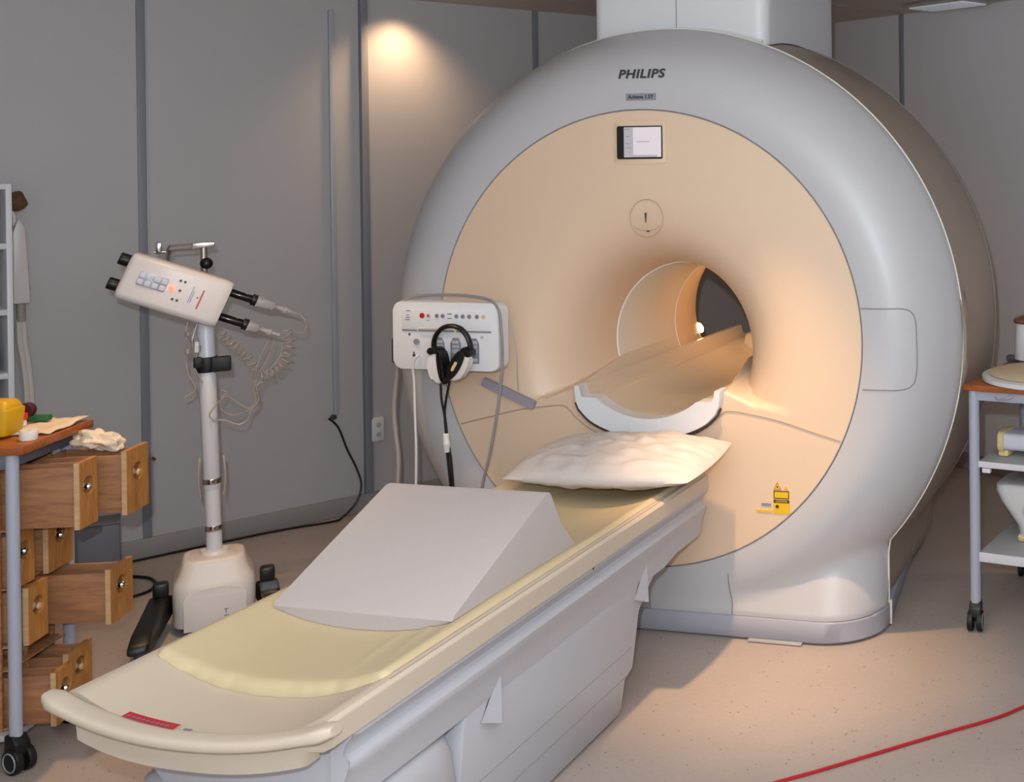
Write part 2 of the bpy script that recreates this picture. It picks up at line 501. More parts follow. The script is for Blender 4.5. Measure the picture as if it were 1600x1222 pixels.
# plinth with rounded corners
def ped_plan(hw, y0, y1, cr, k_=10):
    out = []
    for sx, a0 in ((-1, 180), (1, 270)):
        for i in range(k_+1):
            a = math.radians(a0+90*i/k_)
            out.append((sx*(hw-cr)+cr*math.cos(a), y0+cr+cr*math.sin(a)))
    for i in range(k_+1):
        a = math.radians(90*i/k_); out.append((hw*.86-.2+.2*math.cos(a), y1-.2+.2*math.sin(a)))
    for i in range(k_+1):
        a = math.radians(90+90*i/k_); out.append((-(hw*.86-.2)+.2*math.cos(a), y1-.2+.2*math.sin(a)))
    return out
bm = bmesh.new(); P1 = ped_plan(HW+.003, -.004, 1.5, .223); P0 = ped_plan(HW-.006, .004, 1.48, .22)
P2 = ped_plan(HW-.008, .004, 1.48, .22)
loft(bm, [[(x, y, 0.004) for x, y in P0], [(x, y, .012) for x, y in P1], [(x, y, .078) for x, y in P1], [(x, y, .086) for x, y in P2]], capa=True, capb=True)
obj('plinth', bm, M['plinth'], scn, angle=50)
bm = bmesh.new(); box(bm, (HW+.004, .235, .05), (.008, .014, .088), .002); obj('plinth_joint', bm, M['rim'], scn)
bm = bmesh.new(); box(bm, (.50, -.012, .006), (.20, .02, .008), .002); obj('floor_plate', bm, M['shelfm'], scn)

# seams
def surf_tube(pts, fn, r, name, m, off=-.0012, n=8):
    P = catmull([(x, 0, z) for x, z in pts], n)
    bm = bmesh.new(); tube(bm, [(p.x, fn(p.x, p.z)+off, p.z) for p in P], r, 6, smooth=False)
    return obj(name, bm, m, scn)
flat = lambda x, z: 0.
surf_tube([(-.742, .721), (-.62, .752), (-.504, .782), (-.40, .798), (-.335, .806), (-.307, .803), (-.285, .785), (-.262, .760), (-.192, .716), (-.093, .678), (.03, .664), (.12, .684), (.205, .722), (.272, .766), (.305, .797), (.33, .810), (.40, .805), (.527, .782), (.64, .750), (.744, .722)], flat, .0024, 'face_seam', M['seamface'])
surf_tube([(.325, .232), (.327, .18), (.335, .13), (.337, .088)], y_front, .0022, 'pedestal_seam', M['seam'])
hz0, hz1 = .905, 1.185
surf_tube([(.822, hz1), (.90, hz1), (.965, hz1), (.995, hz1-.012), (1.008, hz1-.04), (1.012, 1.10), (1.013, 1.0), (1.008, hz0+.04), (.995, hz0+.012), (.965, hz0), (.90, hz0), (.827, hz0)], y_front, .0022, 'hatch_seam', M['seam'])
bm = bmesh.new(); tube(bm, [(RF*math.cos(a)*1.001, -.001, ZC+RF*math.sin(a)*1.001) for a in ths[::3]], .0022, 6, smooth=False, closed=True)
obj('face_edge_seam', bm, M['seam'], scn)

# bed channel running through the bore
outp = [(-.285, .888), (-.283, .86), (-.279, .83)]+sm_prof([(-.268, .805), (-.225, .764), (-.16, .733), (-.08, .712), (0, .705), (.08, .712), (.16, .733), (.225, .764), (.268, .805)], 5)+[(.279, .83), (.283, .86), (.285, .888)]
inp = [(.266, .888), (.262, .866), (.256, .850), (.247, .847), (.205, .847)]+sm_prof([(.195, .845), (.15, .815), (.08, .787), (0, .777), (-.08, .787), (-.15, .815), (-.195, .845)], 5)+[(-.205, .847), (-.247, .847), (-.256, .850), (-.262, .866), (-.266, .888)]
prof = [(x+CRX, z) for x, z in outp+inp]
bm = bmesh.new(); loft(bm, [[(x, y, z) for x, z in prof] for y in (-.030, -.034, -.034+.001)] , capa=True); bm.free()
bm = bmesh.new()
def shr(s, y): return [(CRX+(x-CRX)*s, y, .82+(z-.82)*s) for x, z in prof]
R_ = loft(bm, [shr(.99, -.036), shr(1, -.031), shr(1, .03)], capa=True)
obj('channel_end', bm, M['shellw'], scn, angle=35)
bm = bmesh.new(); prof2 = [(x, z-.001) for x, z in prof]
loft(bm, [[(x, y, z) for x, z in prof2] for y in (.028, .4, .8, 1.2, 1.6)], capb=True)
obj('bed_channel', bm, M['liner'], scn, angle=35)
bm = bmesh.new()
tube(bm, [(x*1.014+CRX, -.027, z-.0055) for x, z in outp[2:-2]], .0042, 8, smooth=False)
obj('channel_gasket', bm, M['darkgap'], scn)

for x_, w_, y_ in ((-.12, .12, 1.38), (.12, .12, 1.42)):
    bm = bmesh.new(); prism(bm, [(y_, .80), (y_+.05, .868), (y_+.16, .880), (y_+.20, .80)], 'x', CRX+x_-w_/2, CRX+x_+w_/2, .010); obj('channel_block', bm, M['liner'], scn)
# display window
bm = bmesh.new(); prism(bm, rrect(.205, .155, .012), 'y', -.004, .004, .0015); d_ = obj('display', bm, M['face'], scn); d_.location = (.003, 0, 1.770)
bm = bmesh.new(); prism(bm, rrect(.178, .120, .006), 'y', -.007, .002, .001); obj('bezel', bm, M['darkcase'], d_)
bm = bmesh.new(); prism(bm, rrect(.145, .108, .002), 'y', -.0085, .002, mtx=tm((.012, 0, .001))); obj('screen', bm, M['screen'], d_)
bm = bmesh.new(); prism(bm, rrect(.036, .106, .001), 'y', -.0092, .002, mtx=tm((-.042, 0, .001)))
box(bm, (.02, -.009, -.049), (.10, .001, .008)); obj('screen_sidebar', bm, M['screen2'], d_)
bm = bmesh.new()
bm.free()
for z_, x_, w_ in ((.048, -.046, .022), (.022, -.046, .014), (-.004, -.046, .02), (-.02, -.042, .026), (.003, .015, .05)):
    bm = bmesh.new(); box(bm, (x_, -.0096, z_), (w_, .001, .0016)); obj('screen_text', bm, M['textgrey'], d_)
# emblem disc with a tick mark
bm = bmesh.new(); tube(bm, [(.024+.065*math.cos(a), -.001, 1.496+.068*math.sin(a)) for a in ths[::8]], .0014, 6, smooth=False, closed=True)
tube(bm, [(.024+.05*math.cos(a), -.001, 1.47+.018*math.sin(a)*-1) for a in [math.radians(q) for q in range(0, 181, 12)]], .0008, 5, smooth=False)
obj('emblem_ring', bm, M['seamface'], scn)
bm = bmesh.new(); prism(bm, [(.0165, 1.515), (.0245, 1.517), (.022, 1.480), (.0195, 1.480)], 'y', -.0015, .0005)
obj('emblem_mark', bm, M['textdark'], scn); bm = bmesh.new(); prism(bm, rrect(.012, .005, .002, cx=.030, cy=1.449), 'y', -.0015, .0005)
obj('emblem_mark', bm, M['textdark'], scn)
# lettering
lz = 2.017
ly = y_front(.009, lz)
slope = math.atan2(y_front(.0, lz+.02)-y_front(0, lz-.02), .04)
def onring(x, z, off=-.002): return Matrix.Translation((x, y_front(x, z)+off, z)) @ Matrix.Rotation(-slope*1, 4, 'X') @ FRONT
text('brand_lettering', 'PHILIPS', .047, M['textdark'], onring(.009, lz), scn, shear=.08, bold=.0014, sx=1.10, sp=1.10)
lz2 = 1.934; slope = math.atan2(y_front(.0, lz2+.02)-y_front(0, lz2-.02), .04)
bm = bmesh.new(); prism(bm, rrect(.118, .026, .002), 'z', -.002, .001, mtx=onring(.010, lz2, 0)); pl = obj('model_plate', bm, M['plate'], scn)
text('plate_lettering', 'Achieva 1.5T', .0185, M['textdark'], onring(.010, lz2, -.0022), pl, bold=.0003)
# laser warning stickers
bm = bmesh.new()
box(bm, (.5265, -.001, .5225), (.060, .002, .028))
box(bm, (.5265, -.001, .480), (.060, .002, .048))
prism(bm, [(.499, .542), (.525, .542), (.512, .566)], 'y', -.002, 0); prism(bm, [(.535, .542), (.552, .542), (.5435, .556)], 'y', -.002, 0)
box(bm, (.462, -.001, .4625), (.058, .002, .009))
st = obj('warning_sticker', bm, M['yellow'], scn)
bm = bmesh.new()
for a, b_ in (((.5265, .5355), (.056, .003)), ((.5265, .5105), (.056, .003)), ((.4995, .523), (.003, .027)), ((.5535, .523), (.003, .027)), ((.5265, .4995), (.058, .0105))):
    box(bm, (a[0], -.0022, a[1]), (b_[0], .001, b_[1]))
cyl(bm, (.511, -.0015, .481), (.511, -.003, .481), .0062)
cyl(bm, (.512, -.0015, .550), (.512, -.003, .550), .0028)
tube(bm, [(.499, -.0025, .542), (.525, -.0025, .542), (.512, -.0025, .566)], .001, 5, smooth=False, closed=True)
obj('sticker_print', bm, mat('dark brown print', '4A2A10', .5), st)
text('sticker_lettering', 'CAUTION', .0095, M['yellow'], Matrix.Translation((.5265, -.0030, .4995)) @ FRONT, st, bold=.0001, depth=.0003)
bm = bmesh.new(); box(bm, (.470, -.001, .4855), (.036, .002, .010)); obj('grey_sticker', bm, M['plate'], scn)

# control panel on the left of the gantry
cp = bpy.data.objects.new('control_panel', None)
bm = bmesh.new(); prism(bm, rrect(.432, .245, .028), 'y', -.035, .03, .006, seg=3)
prism(bm, rrect(.27, .17, .03, cx=-.06), 'y', .03, .085, .004)
cp = obj('control_panel', bm, M['shellw'], scn, angle=50); cp.location = (-.696, -.125, 1.075)
bm = bmesh.new(); prism(bm, [(-.175, .022), (.188, .022), (.188, .090), (-.175, .092)], 'y', -.040, -.03, .002); obj('button_strip', bm, M['shellw'], cp)
bm = bmesh.new(); box(bm, (.006, -.0365, .019), (.364, .004, .006), .001); obj('strip_groove', bm, M['seam'], cp)
for i, x_ in enumerate((-.090, -.064, -.029, -.005, .051, .077, .103, .134, .160)):
    bm = bmesh.new(); r_ = .0105 if i == 0 else .0085
    cyl(bm, (x_, -.039, .074), (x_, -.0425, .074), r_, r_*.9, 20)
    o_ = obj('button', bm, M['red'] if i == 0 else (M['yfoam'] if i == 8 else (M['shell'] if i == 1 else M['plate'])), cp)
    if i == 0: o_['label'] = 'red round stop button'
    if i not in (0, 8):
        bm = bmesh.new(); cyl(bm, (x_, -.0425, .074), (x_, -.0432, .074), .0038, .0038, 10)
        obj('button_symbol', bm, M['textgrey'] if i != 1 else M['redlabel'], cp)
for x_, z_, w_, h_ in ((.023, .082, .018, .004), (.023, .066, .018, .003), (-.148, .091, .018, .0028), (-.150, .075, .010, .0028), (-.150, .066, .018, .0028), (-.152, .058, .020, .0028), (-.066, .057, .012, .002)):
    bm = bmesh.new(); box(bm, (x_, -.0405, z_), (w_, .001, h_)); obj('printed_mark', bm, M['textgrey'], cp)
def key_plate(x_):
    bm = bmesh.new()
    w_, h_ = .040, .088
    poly = [(x_-w_/2, -.095), (x_+w_/2, -.095), (x_+w_/2, -.024), (x_+w_/4, -.006), (x_-w_/4, -.006), (x_-w_/2, -.024)]
    prism(bm, poly, 'y', -.0375, -.03, .002); o_ = obj('patient_keypad', bm, M['plate'], cp)
    for zc_, hh in ((-.020, .010), (-.036, .011), (-.053, .014), (-.082, .012)):
        bm = bmesh.new(); prism(bm, rrect(.028, hh, .003, cx=x_, cy=zc_), 'y', -.0395, -.036, .0008); obj('keypad_button', bm, M['keyb'], cp)
    bm = bmesh.new(); tube(bm, [(a, -.0378, b) for a, b in poly], .0012, 5, smooth=False, closed=True); obj('keypad_outline', bm, M['textgrey'], cp)
for x_ in (-.023, .044, .118): key_plate(x_)
bm = bmesh.new(); cyl(bm, (-.116, -.034, -.022), (-.116, -.042, -.022), .0115, .0105); obj('socket', bm, M['plate'], cp)
for x_, z_, r_ in ((-.129, -.072, .006), (-.147, .004, .0045), (-.129, -.062, .003)):
    bm = bmesh.new(); cyl(bm, (x_, -.034, z_), (x_, -.036, z_), r_); obj('jack', bm, M['textdark'], cp)
bm = bmesh.new(); tube(bm, [(.150+.004*math.cos(a), -.0355, -.001+.004*math.sin(a)) for a in ths[::36]], .0008, 5, closed=True); obj('screw_ring', bm, M['textdark'], cp)
bm = bmesh.new(); tube(bm, [(-.106, -.045, .019), (-.100, -.047, .028), (-.060, -.048, .030), (.03, -.048, .030), (.046, -.048, .026), (.056, -.047, .008), (.066, -.045, -.002)], .0028, 8); obj('headset_hook', bm, M['whitecable'], cp)
bm = bmesh.new(); prism(bm, rrect(.03, .10, .01, cx=-.218, cy=-.06), 'y', -.02, .05, .006); obj('side_clip', bm, M['darkcase'], cp)
# grey strip bracket on the face
bm = bmesh.new(); prism(bm, rrect(.228, .030, .004), 'y', -.018, .001, .002, mtx=tm((-.535, 0, .845), (0, math.radians(21.5), 0))); obj('cable_bracket', bm, mat('grey velcro strap', '9A94A0', .6), scn)
# small lamp at the rear of the bore
bm = bmesh.new(); lathe(bm, [(.026, 0), (.026, .006), (.02, .012)], tm((-.345, 1.33, .905), (0, math.radians(60), 0)), 20); obj('bore_lamp', bm, M['glow'], scn)

# ------------------------------------------------------------------ ceiling duct above the scanner
t = thing('cable_duct', 'tall white boxed cable duct between the scanner top and the ceiling', 'duct', (.02, .3, 0))
bm = bmesh.new(); pl_ = []
for (xa, ya), (xb, yb_) in zip(rrect(.72, .90, .045, cx=0, cy=.45), rrect(.72, .90, .045, cx=0, cy=.45)[1:]+rrect(.72, .90, .045, cx=0, cy=.45)[:1]):
    n_ = max(1, int(math.hypot(xb-xa, yb_-ya)/.06))
    pl_ += [(xa+(xb-xa)*q/n_, ya+(yb_-ya)*q/n_) for q in range(n_)]
loft(bm, [[(x, y, (ZC+math.sqrt((lerp_prof(Rp, y+.3)+.004)**2-(x+.02)**2)) if zt is None else zt) for x, y in pl_] for zt in (None, 2.3, H-.002)], capb=True)
obj('duct_casing', bm, M['shellw'], t)
bm = bmesh.new(); box(bm, (-.005, -.0005, 2.30), (.003, .003, .44)); obj('duct_seam', bm, M['seam'], t)
bm = bmesh.new()
tube(bm, [(x, -.004, ZC+math.sqrt(1.148**2-(x+.02)**2)) for x in [(-.345+.69*i/20) for i in range(21)]], .006, 8, smooth=False)
obj('duct_collar', bm, M['shellw'], t)

# ------------------------------------------------------------------ patient table
tb = thing('patient_table', 'long white patient table with cream top docked at the scanner', 'patient table', (0, 0, 0))
TCX, THW, TZ = -.022, .322, .612
def tray_z(u, sag=.060):            # u in -1..1 across the top
    return TZ - sag*(1-min(1, abs(u)/.86)**2.2) if abs(u) < .86 else TZ
us = [-1, -.985, -.96, -.93, -.90, -.86]+[-.86+1.72*i/24 for i in range(1, 24)]+[.86, .90, .93, .96, .985, 1]
def tprof(s=1., thick=.045):
    top = []
    for u in us:
        z = tray_z(u)
        if .88 < abs(u) < .97: z = TZ+.006
        top.append((TCX+u*THW*s, z))
    bot = [(TCX+THW*s, TZ-thick), (TCX+THW*.93*s, TZ-thick-.012), (TCX, TZ-thick-.040), (TCX-THW*.93*s, TZ-thick-.012), (TCX-THW*s, TZ-thick)]
    return top+bot
bm = bmesh.new()
loft(bm, [[(x, y, z) for x, z in tprof()] for y in (-1.99, -1.9, -1.4, -.9, -.45, -.12)], capa=True, capb=True)
obj('tabletop', bm, M['tabletop'], tb, angle=30)
bm = bmesh.new()
tube(bm, [(TCX+(THW*.955), y, TZ+.0062) for y in (-1.80, -1.79, -.2, -.19)], .0012, 6, smooth=False)
obj('edge_groove', bm, M['seam'], tb)
# handle at the free end
bm = bmesh.new(); R_ = []
for i in range(33):
    u = -1+2*i/32; x = TCX+.01+u*.342
    e = abs(u)
    z = TZ+.006-.046*(1-e**2.2)
    y = -2.018-.020*(1-e*e)
    wy = .026*(1-max(0, (e-.96)/.04)**2*.35); hz = (.0125+.004*max(0, (e-.8)/.2))*(1-max(0, (e-.96)/.04)**2*.35)
    R_.append([(x, y+wy*cy_, z+hz*cz_) for cy_, cz_ in [(math.copysign(abs(math.cos(a))**.6, math.cos(a)), math.copysign(abs(math.sin(a))**.7, math.sin(a))) for a in [2*PI*j/20 for j in range(20)]]])
loft(bm, R_, capa=True, capb=True)
hd = obj('end_handle', bm, M['tabletop'], tb, angle=60)
def hz_at(x):
    u = (x-TCX-.01)/.342; return TZ+.006-.046*(1-abs(u)**2.2)+.0130
bm = bmesh.new()
N_ = 10; aa = []; 
for yo in (-.010, .010): aa.append([(-.172+.135*i/N_, -2.012+yo-.010*(i/N_)+ .004, hz_at(-.172+.135*i/N_)+.0012) for i in range(N_+1)])
loft(bm, aa, closed=False); 
obj('red_sticker', bm, M['redlabel'], tb)
for i in range(9):
    bm = bmesh.new(); box(bm, (-.160+.0125*i, -2.012-.001*i, hz_at(-.16+.0125*i)+.002), (.008, .004, .0008)); obj('sticker_print', bm, M['textgrey'], tb)
bm = bmesh.new(); box(bm, (-.008, -2.022, hz_at(-.008)+.0008), (.018, .005, .0008)); obj('small_label', bm, M['textgrey'], tb)
# cream box under the handle
bm = bmesh.new(); R_ = []
for y, s, zt in ((-1.955, .995, 0), (-1.99, 1.0, 0), (-2.005, .99, .004)):
    ring = []
    for i in range(21):
        u = -1+2*i/20; ring.append((TCX-.008+u*.276*s, y-.018*(1-u*u), TZ-.020-.044*(1-u*u)))
    for i in range(21):
        u = 1-2*i/20; ring.append((TCX-.008+u*.270*s, y-.018*(1-u*u), TZ-.088+zt-.026*(1-abs(u)**2.5)))
    R_.append(ring)
loft(bm, R_, capa=True, capb=True); obj('end_skirt', bm, M['tabletop'], tb, angle=40)
bm = bmesh.new(); box(bm, (TCX, -1.15, TZ-.098), (.53, 1.50, .04), .008); obj('undertray', bm, M['tside'], tb)

# side covers: profile across (x) extruded along y, both sides
def side_cover(sg):
    bm = bmesh.new()
    X0 = TCX
    pr = [(.300, .562), (.306, .570), (.314, .566), (.314, .553), (.300, .538), (.292, .522), (.294, .512), (.302, .506), (.306, .498), (.302, .480), (.294, .462), (.288, .43), (.284, .398), (.270, .392), (.262, .40), (.262, .555)]
    o_y = 0 if sg > 0 else .13
    ys = [(-1.915+o_y, .86), (-1.925+o_y, .95), (-1.90+o_y, 1.), (-1.2, 1.), (-.60, 1.), (-.34, 1.), (-.16, 1.0), (-.10, .985)]
    R_ = []
    for y, s in ys:
        ring = []
        for dx, z in pr:
            zz = z
            if y > -.5:      # the overhanging arm gets shallower towards the scanner
                k_ = (y+.5)/.4; lo = .400+.0*k_
                zz = z
            ring.append((X0+sg*(.262+(dx-.262)*(s if dx > .27 else 1)), y, zz))
        R_.append(ring)
    R_ = sorted(R_, key=lambda r: r[0][1])
    loft(bm, R_, capa=True, capb=True)
    return bm
for sg in (-1, 1):
    obj('side_cover', side_cover(sg), M['cover'], tb, angle=35)
# pedestal (stepped profile along y)
bm = bmesh.new()
poly = [(-1.50, .02), (-.635, .02), (-.635, .118), (-.575, .125), (-.572, .30), (-.562, .315), (-.50, .37), (-.42, .402), (-1.50, .402)]
prism(bm, poly, 'x', TCX-.283, TCX+.283, .006)
for v in bm.verts:
    v.co.x = TCX+(v.co.x-TCX)*(1-.134*(.40-v.co.z)/.4)
poly = [(-.78, .38), (-.40, .38), (-.17, .405), (-.115, .44), (-.10, .47), (-.10, .545), (-.78, .545)]
prism(bm, poly, 'x', TCX-.270, TCX+.282, .008)
obj('pedestal', bm, M['cover'], tb, angle=35)
bm = bmesh.new()
box(bm, (TCX, -1.03, .045), (.49, .78, .07), .006)
box(bm, (TCX, -1.03, .010), (.44, .74, .02))
obj('pedestal_foot', bm, M['cover'], tb)
bm = bmesh.new(); tube(bm, [(TCX+.2640, -.60, .20), (TCX+.2640, -1.48, .20)], .0010, 5, smooth=False); tube(bm, [(TCX+.2562, -.62, .118), (TCX+.2562, -1.48, .118)], .0012, 5, smooth=False)
obj('panel_seam', bm, M['seam'], tb)
# rounded front of the base
bm = bmesh.new(); R_ = []
for z, sx, yf, yb in ((.006, .268, -1.86, -1.45), (.05, .282, -1.905, -1.44), (.20, .296, -1.92, -1.46), (.33, .296, -1.915, -1.49), (.375, .286, -1.90, -1.51), (.394, .262, -1.87, -1.54)):
    ring = []
    for i in range(40):
        a = 2*PI*i/40; c_, s_ = math.cos(a), math.sin(a)
        ex = .35 if s_ < 0 else .35
        ring.append((TCX+math.copysign(abs(c_)**ex, c_)*sx, (yf+yb)/2+math.copysign(abs(s_)**.5, s_)*(yb-yf)/2, z))
    R_.append(ring)
loft(bm, R_, capa=True, capb=True); obj('base_front', bm, M['cover'], tb, angle=50)
bm = bmesh.new(); prism(bm, [(TCX-.16, .395), (TCX+.262, .395), (TCX+.262, .545), (TCX+.20, .520), (TCX-.20, .520), (TCX-.262, .545), (TCX-.250, .48)], 'y', -1.905, -1.86, .006); obj('end_cover', bm, M['cover'], tb)
# triangular grip fins on the side
for yA, yC in ((-.541, -.612), (-1.362, -1.432)):
    for sg in (1, -1):
        bm = bmesh.new(); b0 = TCX+sg*.276; zt = .452; zb = .326
        V = [bm.verts.new(p) for p in ((b0+sg*.008, yA-.006, zt), (b0+sg*.012, yA+.006, zt), (b0+sg*.024, yA-.008, zb), (b0+sg*.021, yA-.018, zb+.002), (b0+sg*.006, yC, zb+.026), (b0, yC, zb+.028), (b0, yA+.008, zb), (b0, yA+.008, zt))]
        A_, B_, C_, D_, E_, F_, G_, H_ = V
        for q in ((A_, D_, E_), (A_, B_, C_, D_), (D_, C_, G_, F_, E_), (B_, H_, G_, C_), (A_, E_, F_, H_, B_), (F_, G_, H_)): bm.faces.new(q)
        obj('side_fin', bm, M['cover'], tb, angle=20)
bm = bmesh.new(); cyl(bm, (TCX+.277, -.135, .475), (TCX+.2805, -.135, .475), .005); cyl(bm, (TCX+.3145, -.93, .560), (TCX+.316, -.93, .560), .004)
obj('bolt', bm, M['textdark'], tb)

# ------------------------------------------------------------------ mattress
bm = bmesh.new(); NX, NY = 60, 120
MX0, MX1, MY0, MY1 = TCX-.296, TCX+.292, -1.80, -.15
def mat_top(x, y):
    u = (x-TCX)/THW
    z = TZ-.052*(1-min(1, abs(u)/.9)**2.3)+.021
    z += .0012*noise.noise(Vector((x*9, y*4, 3)))
    # creases near the right side
    for (xa, ya, xb, yb, w, a) in ((.20, -1.72, .12, -1.2, .012, .004), (.13, -1.74, .10, -1.45, .010, .003), (.24, -1.76, .235, -.9, .008, .003)):
        tt = (y-ya)/(yb-ya)
        if 0 <= tt <= 1:
            xc = xa+(xb-xa)*tt; d = (x-xc)/w
            z += a*math.exp(-d*d)*math.sin(PI*tt)
    return z
G = []
for j in range(NY+1):
    v = j/NY; row = []
    for i in range(NX+1):
        s_ = i/NX
        bow = .022*(1-(2*s_-1)**2)
        x = MX0+(MX1-MX0)*s_; y = (MY0-bow*0)+(MY1-MY0)*v
        e = min(i, NX-i, )/2.0; f_ = min(j, NY-j)/1.5
        drop = (1-min(1, e))**2*.014+(1-min(1, f_))**2*.016
        z = mat_top(x, y)-drop
        if j < 4: z += .0035*noise.noise(Vector((x*38, 1.3, j*.25)))*(1-j/4)
        if j <= 1: y += .004*noise.noise(Vector((x*30, 7.3, 0)))
        row.append(bm.verts.new((x, y, z)))
    G.append(row)
for j in range(NY):
    for i in range(NX): bm.faces.new((G[j][i], G[j][i+1], G[j+1][i+1], G[j+1][i]))
# underside
def under(v): return bm.verts.new((v.co.x*.999, v.co.y, (TZ+.0065 if abs((v.co.x-TCX)/THW) > .86 else tray_z((v.co.x-TCX)/THW)+.0005)))
B = {}
for j in (0, NY):
    for i in range(NX+1): B[(j, i)] = under(G[j][i])
for j in range(NY+1):
    for i in (0, NX):
        if (j, i) not in B: B[(j, i)] = under(G[j][i])
for j in (0, NY):
    for i in range(NX): bm.faces.new((G[j][i], G[j][i+1], B[(j, i+1)], B[(j, i)]))
for i in (0, NX):
    for j in range(NY): bm.faces.new((G[j][i], G[j+1][i], B[(j+1, i)], B[(j, i)]))
tag(obj('mattress', bm, M['mattress'], angle=60), 'thin pale yellow vinyl mattress lying along the patient table', 'mattress')

# ------------------------------------------------------------------ foam wedge
bm = bmesh.new()
def wz(x, y): return mat_top(min(max(x, MX0+.02), MX1-.02), y)+.001
NXW = 24; rows = []
y0, y1, yb = -1.50, -1.05, -.985       # low front, ridge, back foot
for kx in range(NXW+1):
    u = kx/NXW
    xa = -.262+(.232+.262)*u
    xr = -.272+(.226+.272)*u
    dz = lambda y, x: wz(x, y)
    yf = y0+.03*u*0 
    rows.append([(xa, yf, dz(yf, xa)), (xa, yf-.003, .622), (xa+(xr-xa)*.02, yf+.008, .632), ((xa+xr)/2, (yf+y1)/2, .718), (xr, y1-.012, .800), (xr, y1+.004, .801), (xr, y1+.012, .793), (xr, yb, .70), (xr, yb+.075, dz(yb+.075, xr))])
R_ = loft(bm, rows, closed=True, capa=True, capb=True)
bmesh.ops.bevel(bm, geom=[e for e in bm.edges if len(e.link_faces) == 2 and e.calc_face_angle(0) > 1.2], offset=.005, segments=2, affect='EDGES')
tag(obj('foam_wedge', bm, M['foam'], angle=40), 'large white foam wedge cushion resting on the yellow mattress', 'wedge cushion')

# ------------------------------------------------------------------ pillow
bm = bmesh.new(); NP = 40
pc = Vector((.045, -.270, .688)); px, py = .345, .215
for sgn in (1, -1):
    G = []
    for j in range(NP+1):
        row = []
        for i in range(NP+1):
            u = -1+2*i/NP; v = -1+2*j/NP
            x = u*px*(1-.05*v*v); y = v*py*(1-.10*u*u)
            th_ = (max(0, 1-abs(u)**2.6)*max(0, 1-abs(v)**2.2))**.55
            h = (.062 if sgn > 0 else .050)*th_
            h += sgn*.004*noise.noise(Vector((u*3, v*3, 1.7)))*th_
            h += (.020*abs(noise.noise(Vector((u*4+2, v*5, 4.4))))+.009*noise.noise(Vector((u*9+v*6, v*7, 8.1))))*th_
            p = Vector((x, y, sgn*h))
            p.z += .020*v+.010*u; p.z = max(p.z, -.052-.02*(1-abs(u)))
            p = Matrix.Rotation(.0, 3, 'Z') @ p
            row.append(bm.verts.new(pc+p))
        G.append(row)
    for j in range(NP):
        for i in range(NP): bm.faces.new((G[j][i], G[j][i+1], G[j+1][i+1], G[j+1][i]))
bmesh.ops.remove_doubles(bm, verts=bm.verts[:], dist=.0006)
tag(obj('pillow', bm, M['pillow'], angle=80), 'crumpled white pillow on the scanner end of the table', 'pillow')

# ------------------------------------------------------------------ headphones and cables at the control panel
hp = thing('headphones', 'black and white headphones hanging on the control panel', 'headphones', (0, 0, 0))
bm = bmesh.new()
tube(bm, [(-.718, -.19, 1.022), (-.718, -.195, 1.055), (-.703, -.20, 1.088), (-.675, -.203, 1.112), (-.640, -.205, 1.120), (-.605, -.205, 1.112), (-.580, -.203, 1.088), (-.568, -.20, 1.055), (-.566, -.195, 1.022)], .0085, 10, flat=(1, 1.3))
obj('headband', bm, M['black'], hp)
def ear(cx, cz, ang, sd, cw, off):
    m_ = tm((cx, -.195, cz), (0, ang, 0))
    bm = bmesh.new(); prism(bm, [(math.cos(a)*.031, math.sin(a)*.060) for a in [2*PI*i/28 for i in range(28)]], 'y', -.026, .006, .009, mtx=m_, seg=3)
    o_ = obj('earcup', bm, M['injw'], hp)
    bm = bmesh.new(); prism(bm, [(sd*off+math.cos(a)*cw, math.sin(a)*.063) for a in [2*PI*i/28 for i in range(28)]], 'y', -.031, .012, .006, mtx=m_, seg=2)
    obj('ear_cushion', bm, M['black'], o_)
    bm = bmesh.new(); prism(bm, rrect(.042, .024, .010, cy=.060), 'y', -.030, .010, .004, mtx=m_); obj('yoke', bm, M['black'], o_)
    return m_
ear(-.697, .972, math.radians(-9), 1, .013, .024)
m_ = ear(-.603, .978, math.radians(31), -1, .022, .012)
bm = bmesh.new(); prism(bm, rrect(.011, .038, .005, cx=-.012, cy=-.006), 'y', -.0335, -.03, .001, mtx=m_); obj('foam_window', bm, M['yfoam'], hp)
bm = bmesh.new()
tube(bm, [(-.686, -.205, .925), (-.684, -.205, .86), (-.674, -.203, .80), (-.671, -.202, .76), (-.668, -.20, .70)], .0042, 8)
tube(bm, [(-.648, -.205, .922), (-.662, -.205, .87), (-.672, -.203, .81), (-.668, -.202, .76), (-.664, -.20, .70)], .0042, 8)
tube(bm, [(-.668, -.20, .70), (-.664, -.20, .64), (-.655, -.198, .54), (-.650, -.19, .40), (-.64, -.18, .22), (-.60, -.15, .03)], .0048, 8)
tube(bm, [(-.662, -.20, .70), (-.652, -.20, .64), (-.645, -.198, .54), (-.64, -.19, .40), (-.63, -.18, .22), (-.58, -.14, .03)], .0048, 8)
obj('headphone_tube', bm, M['blackcable'], hp)
bm = bmesh.new(); lathe(bm, [(.008, -.035), (.0115, -.033), (.0115, -.012), (.0125, -.010), (.0125, 0), (.011, .002), (.011, .03), (.008, .033)], tm((-.667, -.201, .70), (0, math.radians(-4), 0)), 18); obj('tube_connector', bm, M['whitecable'], hp)

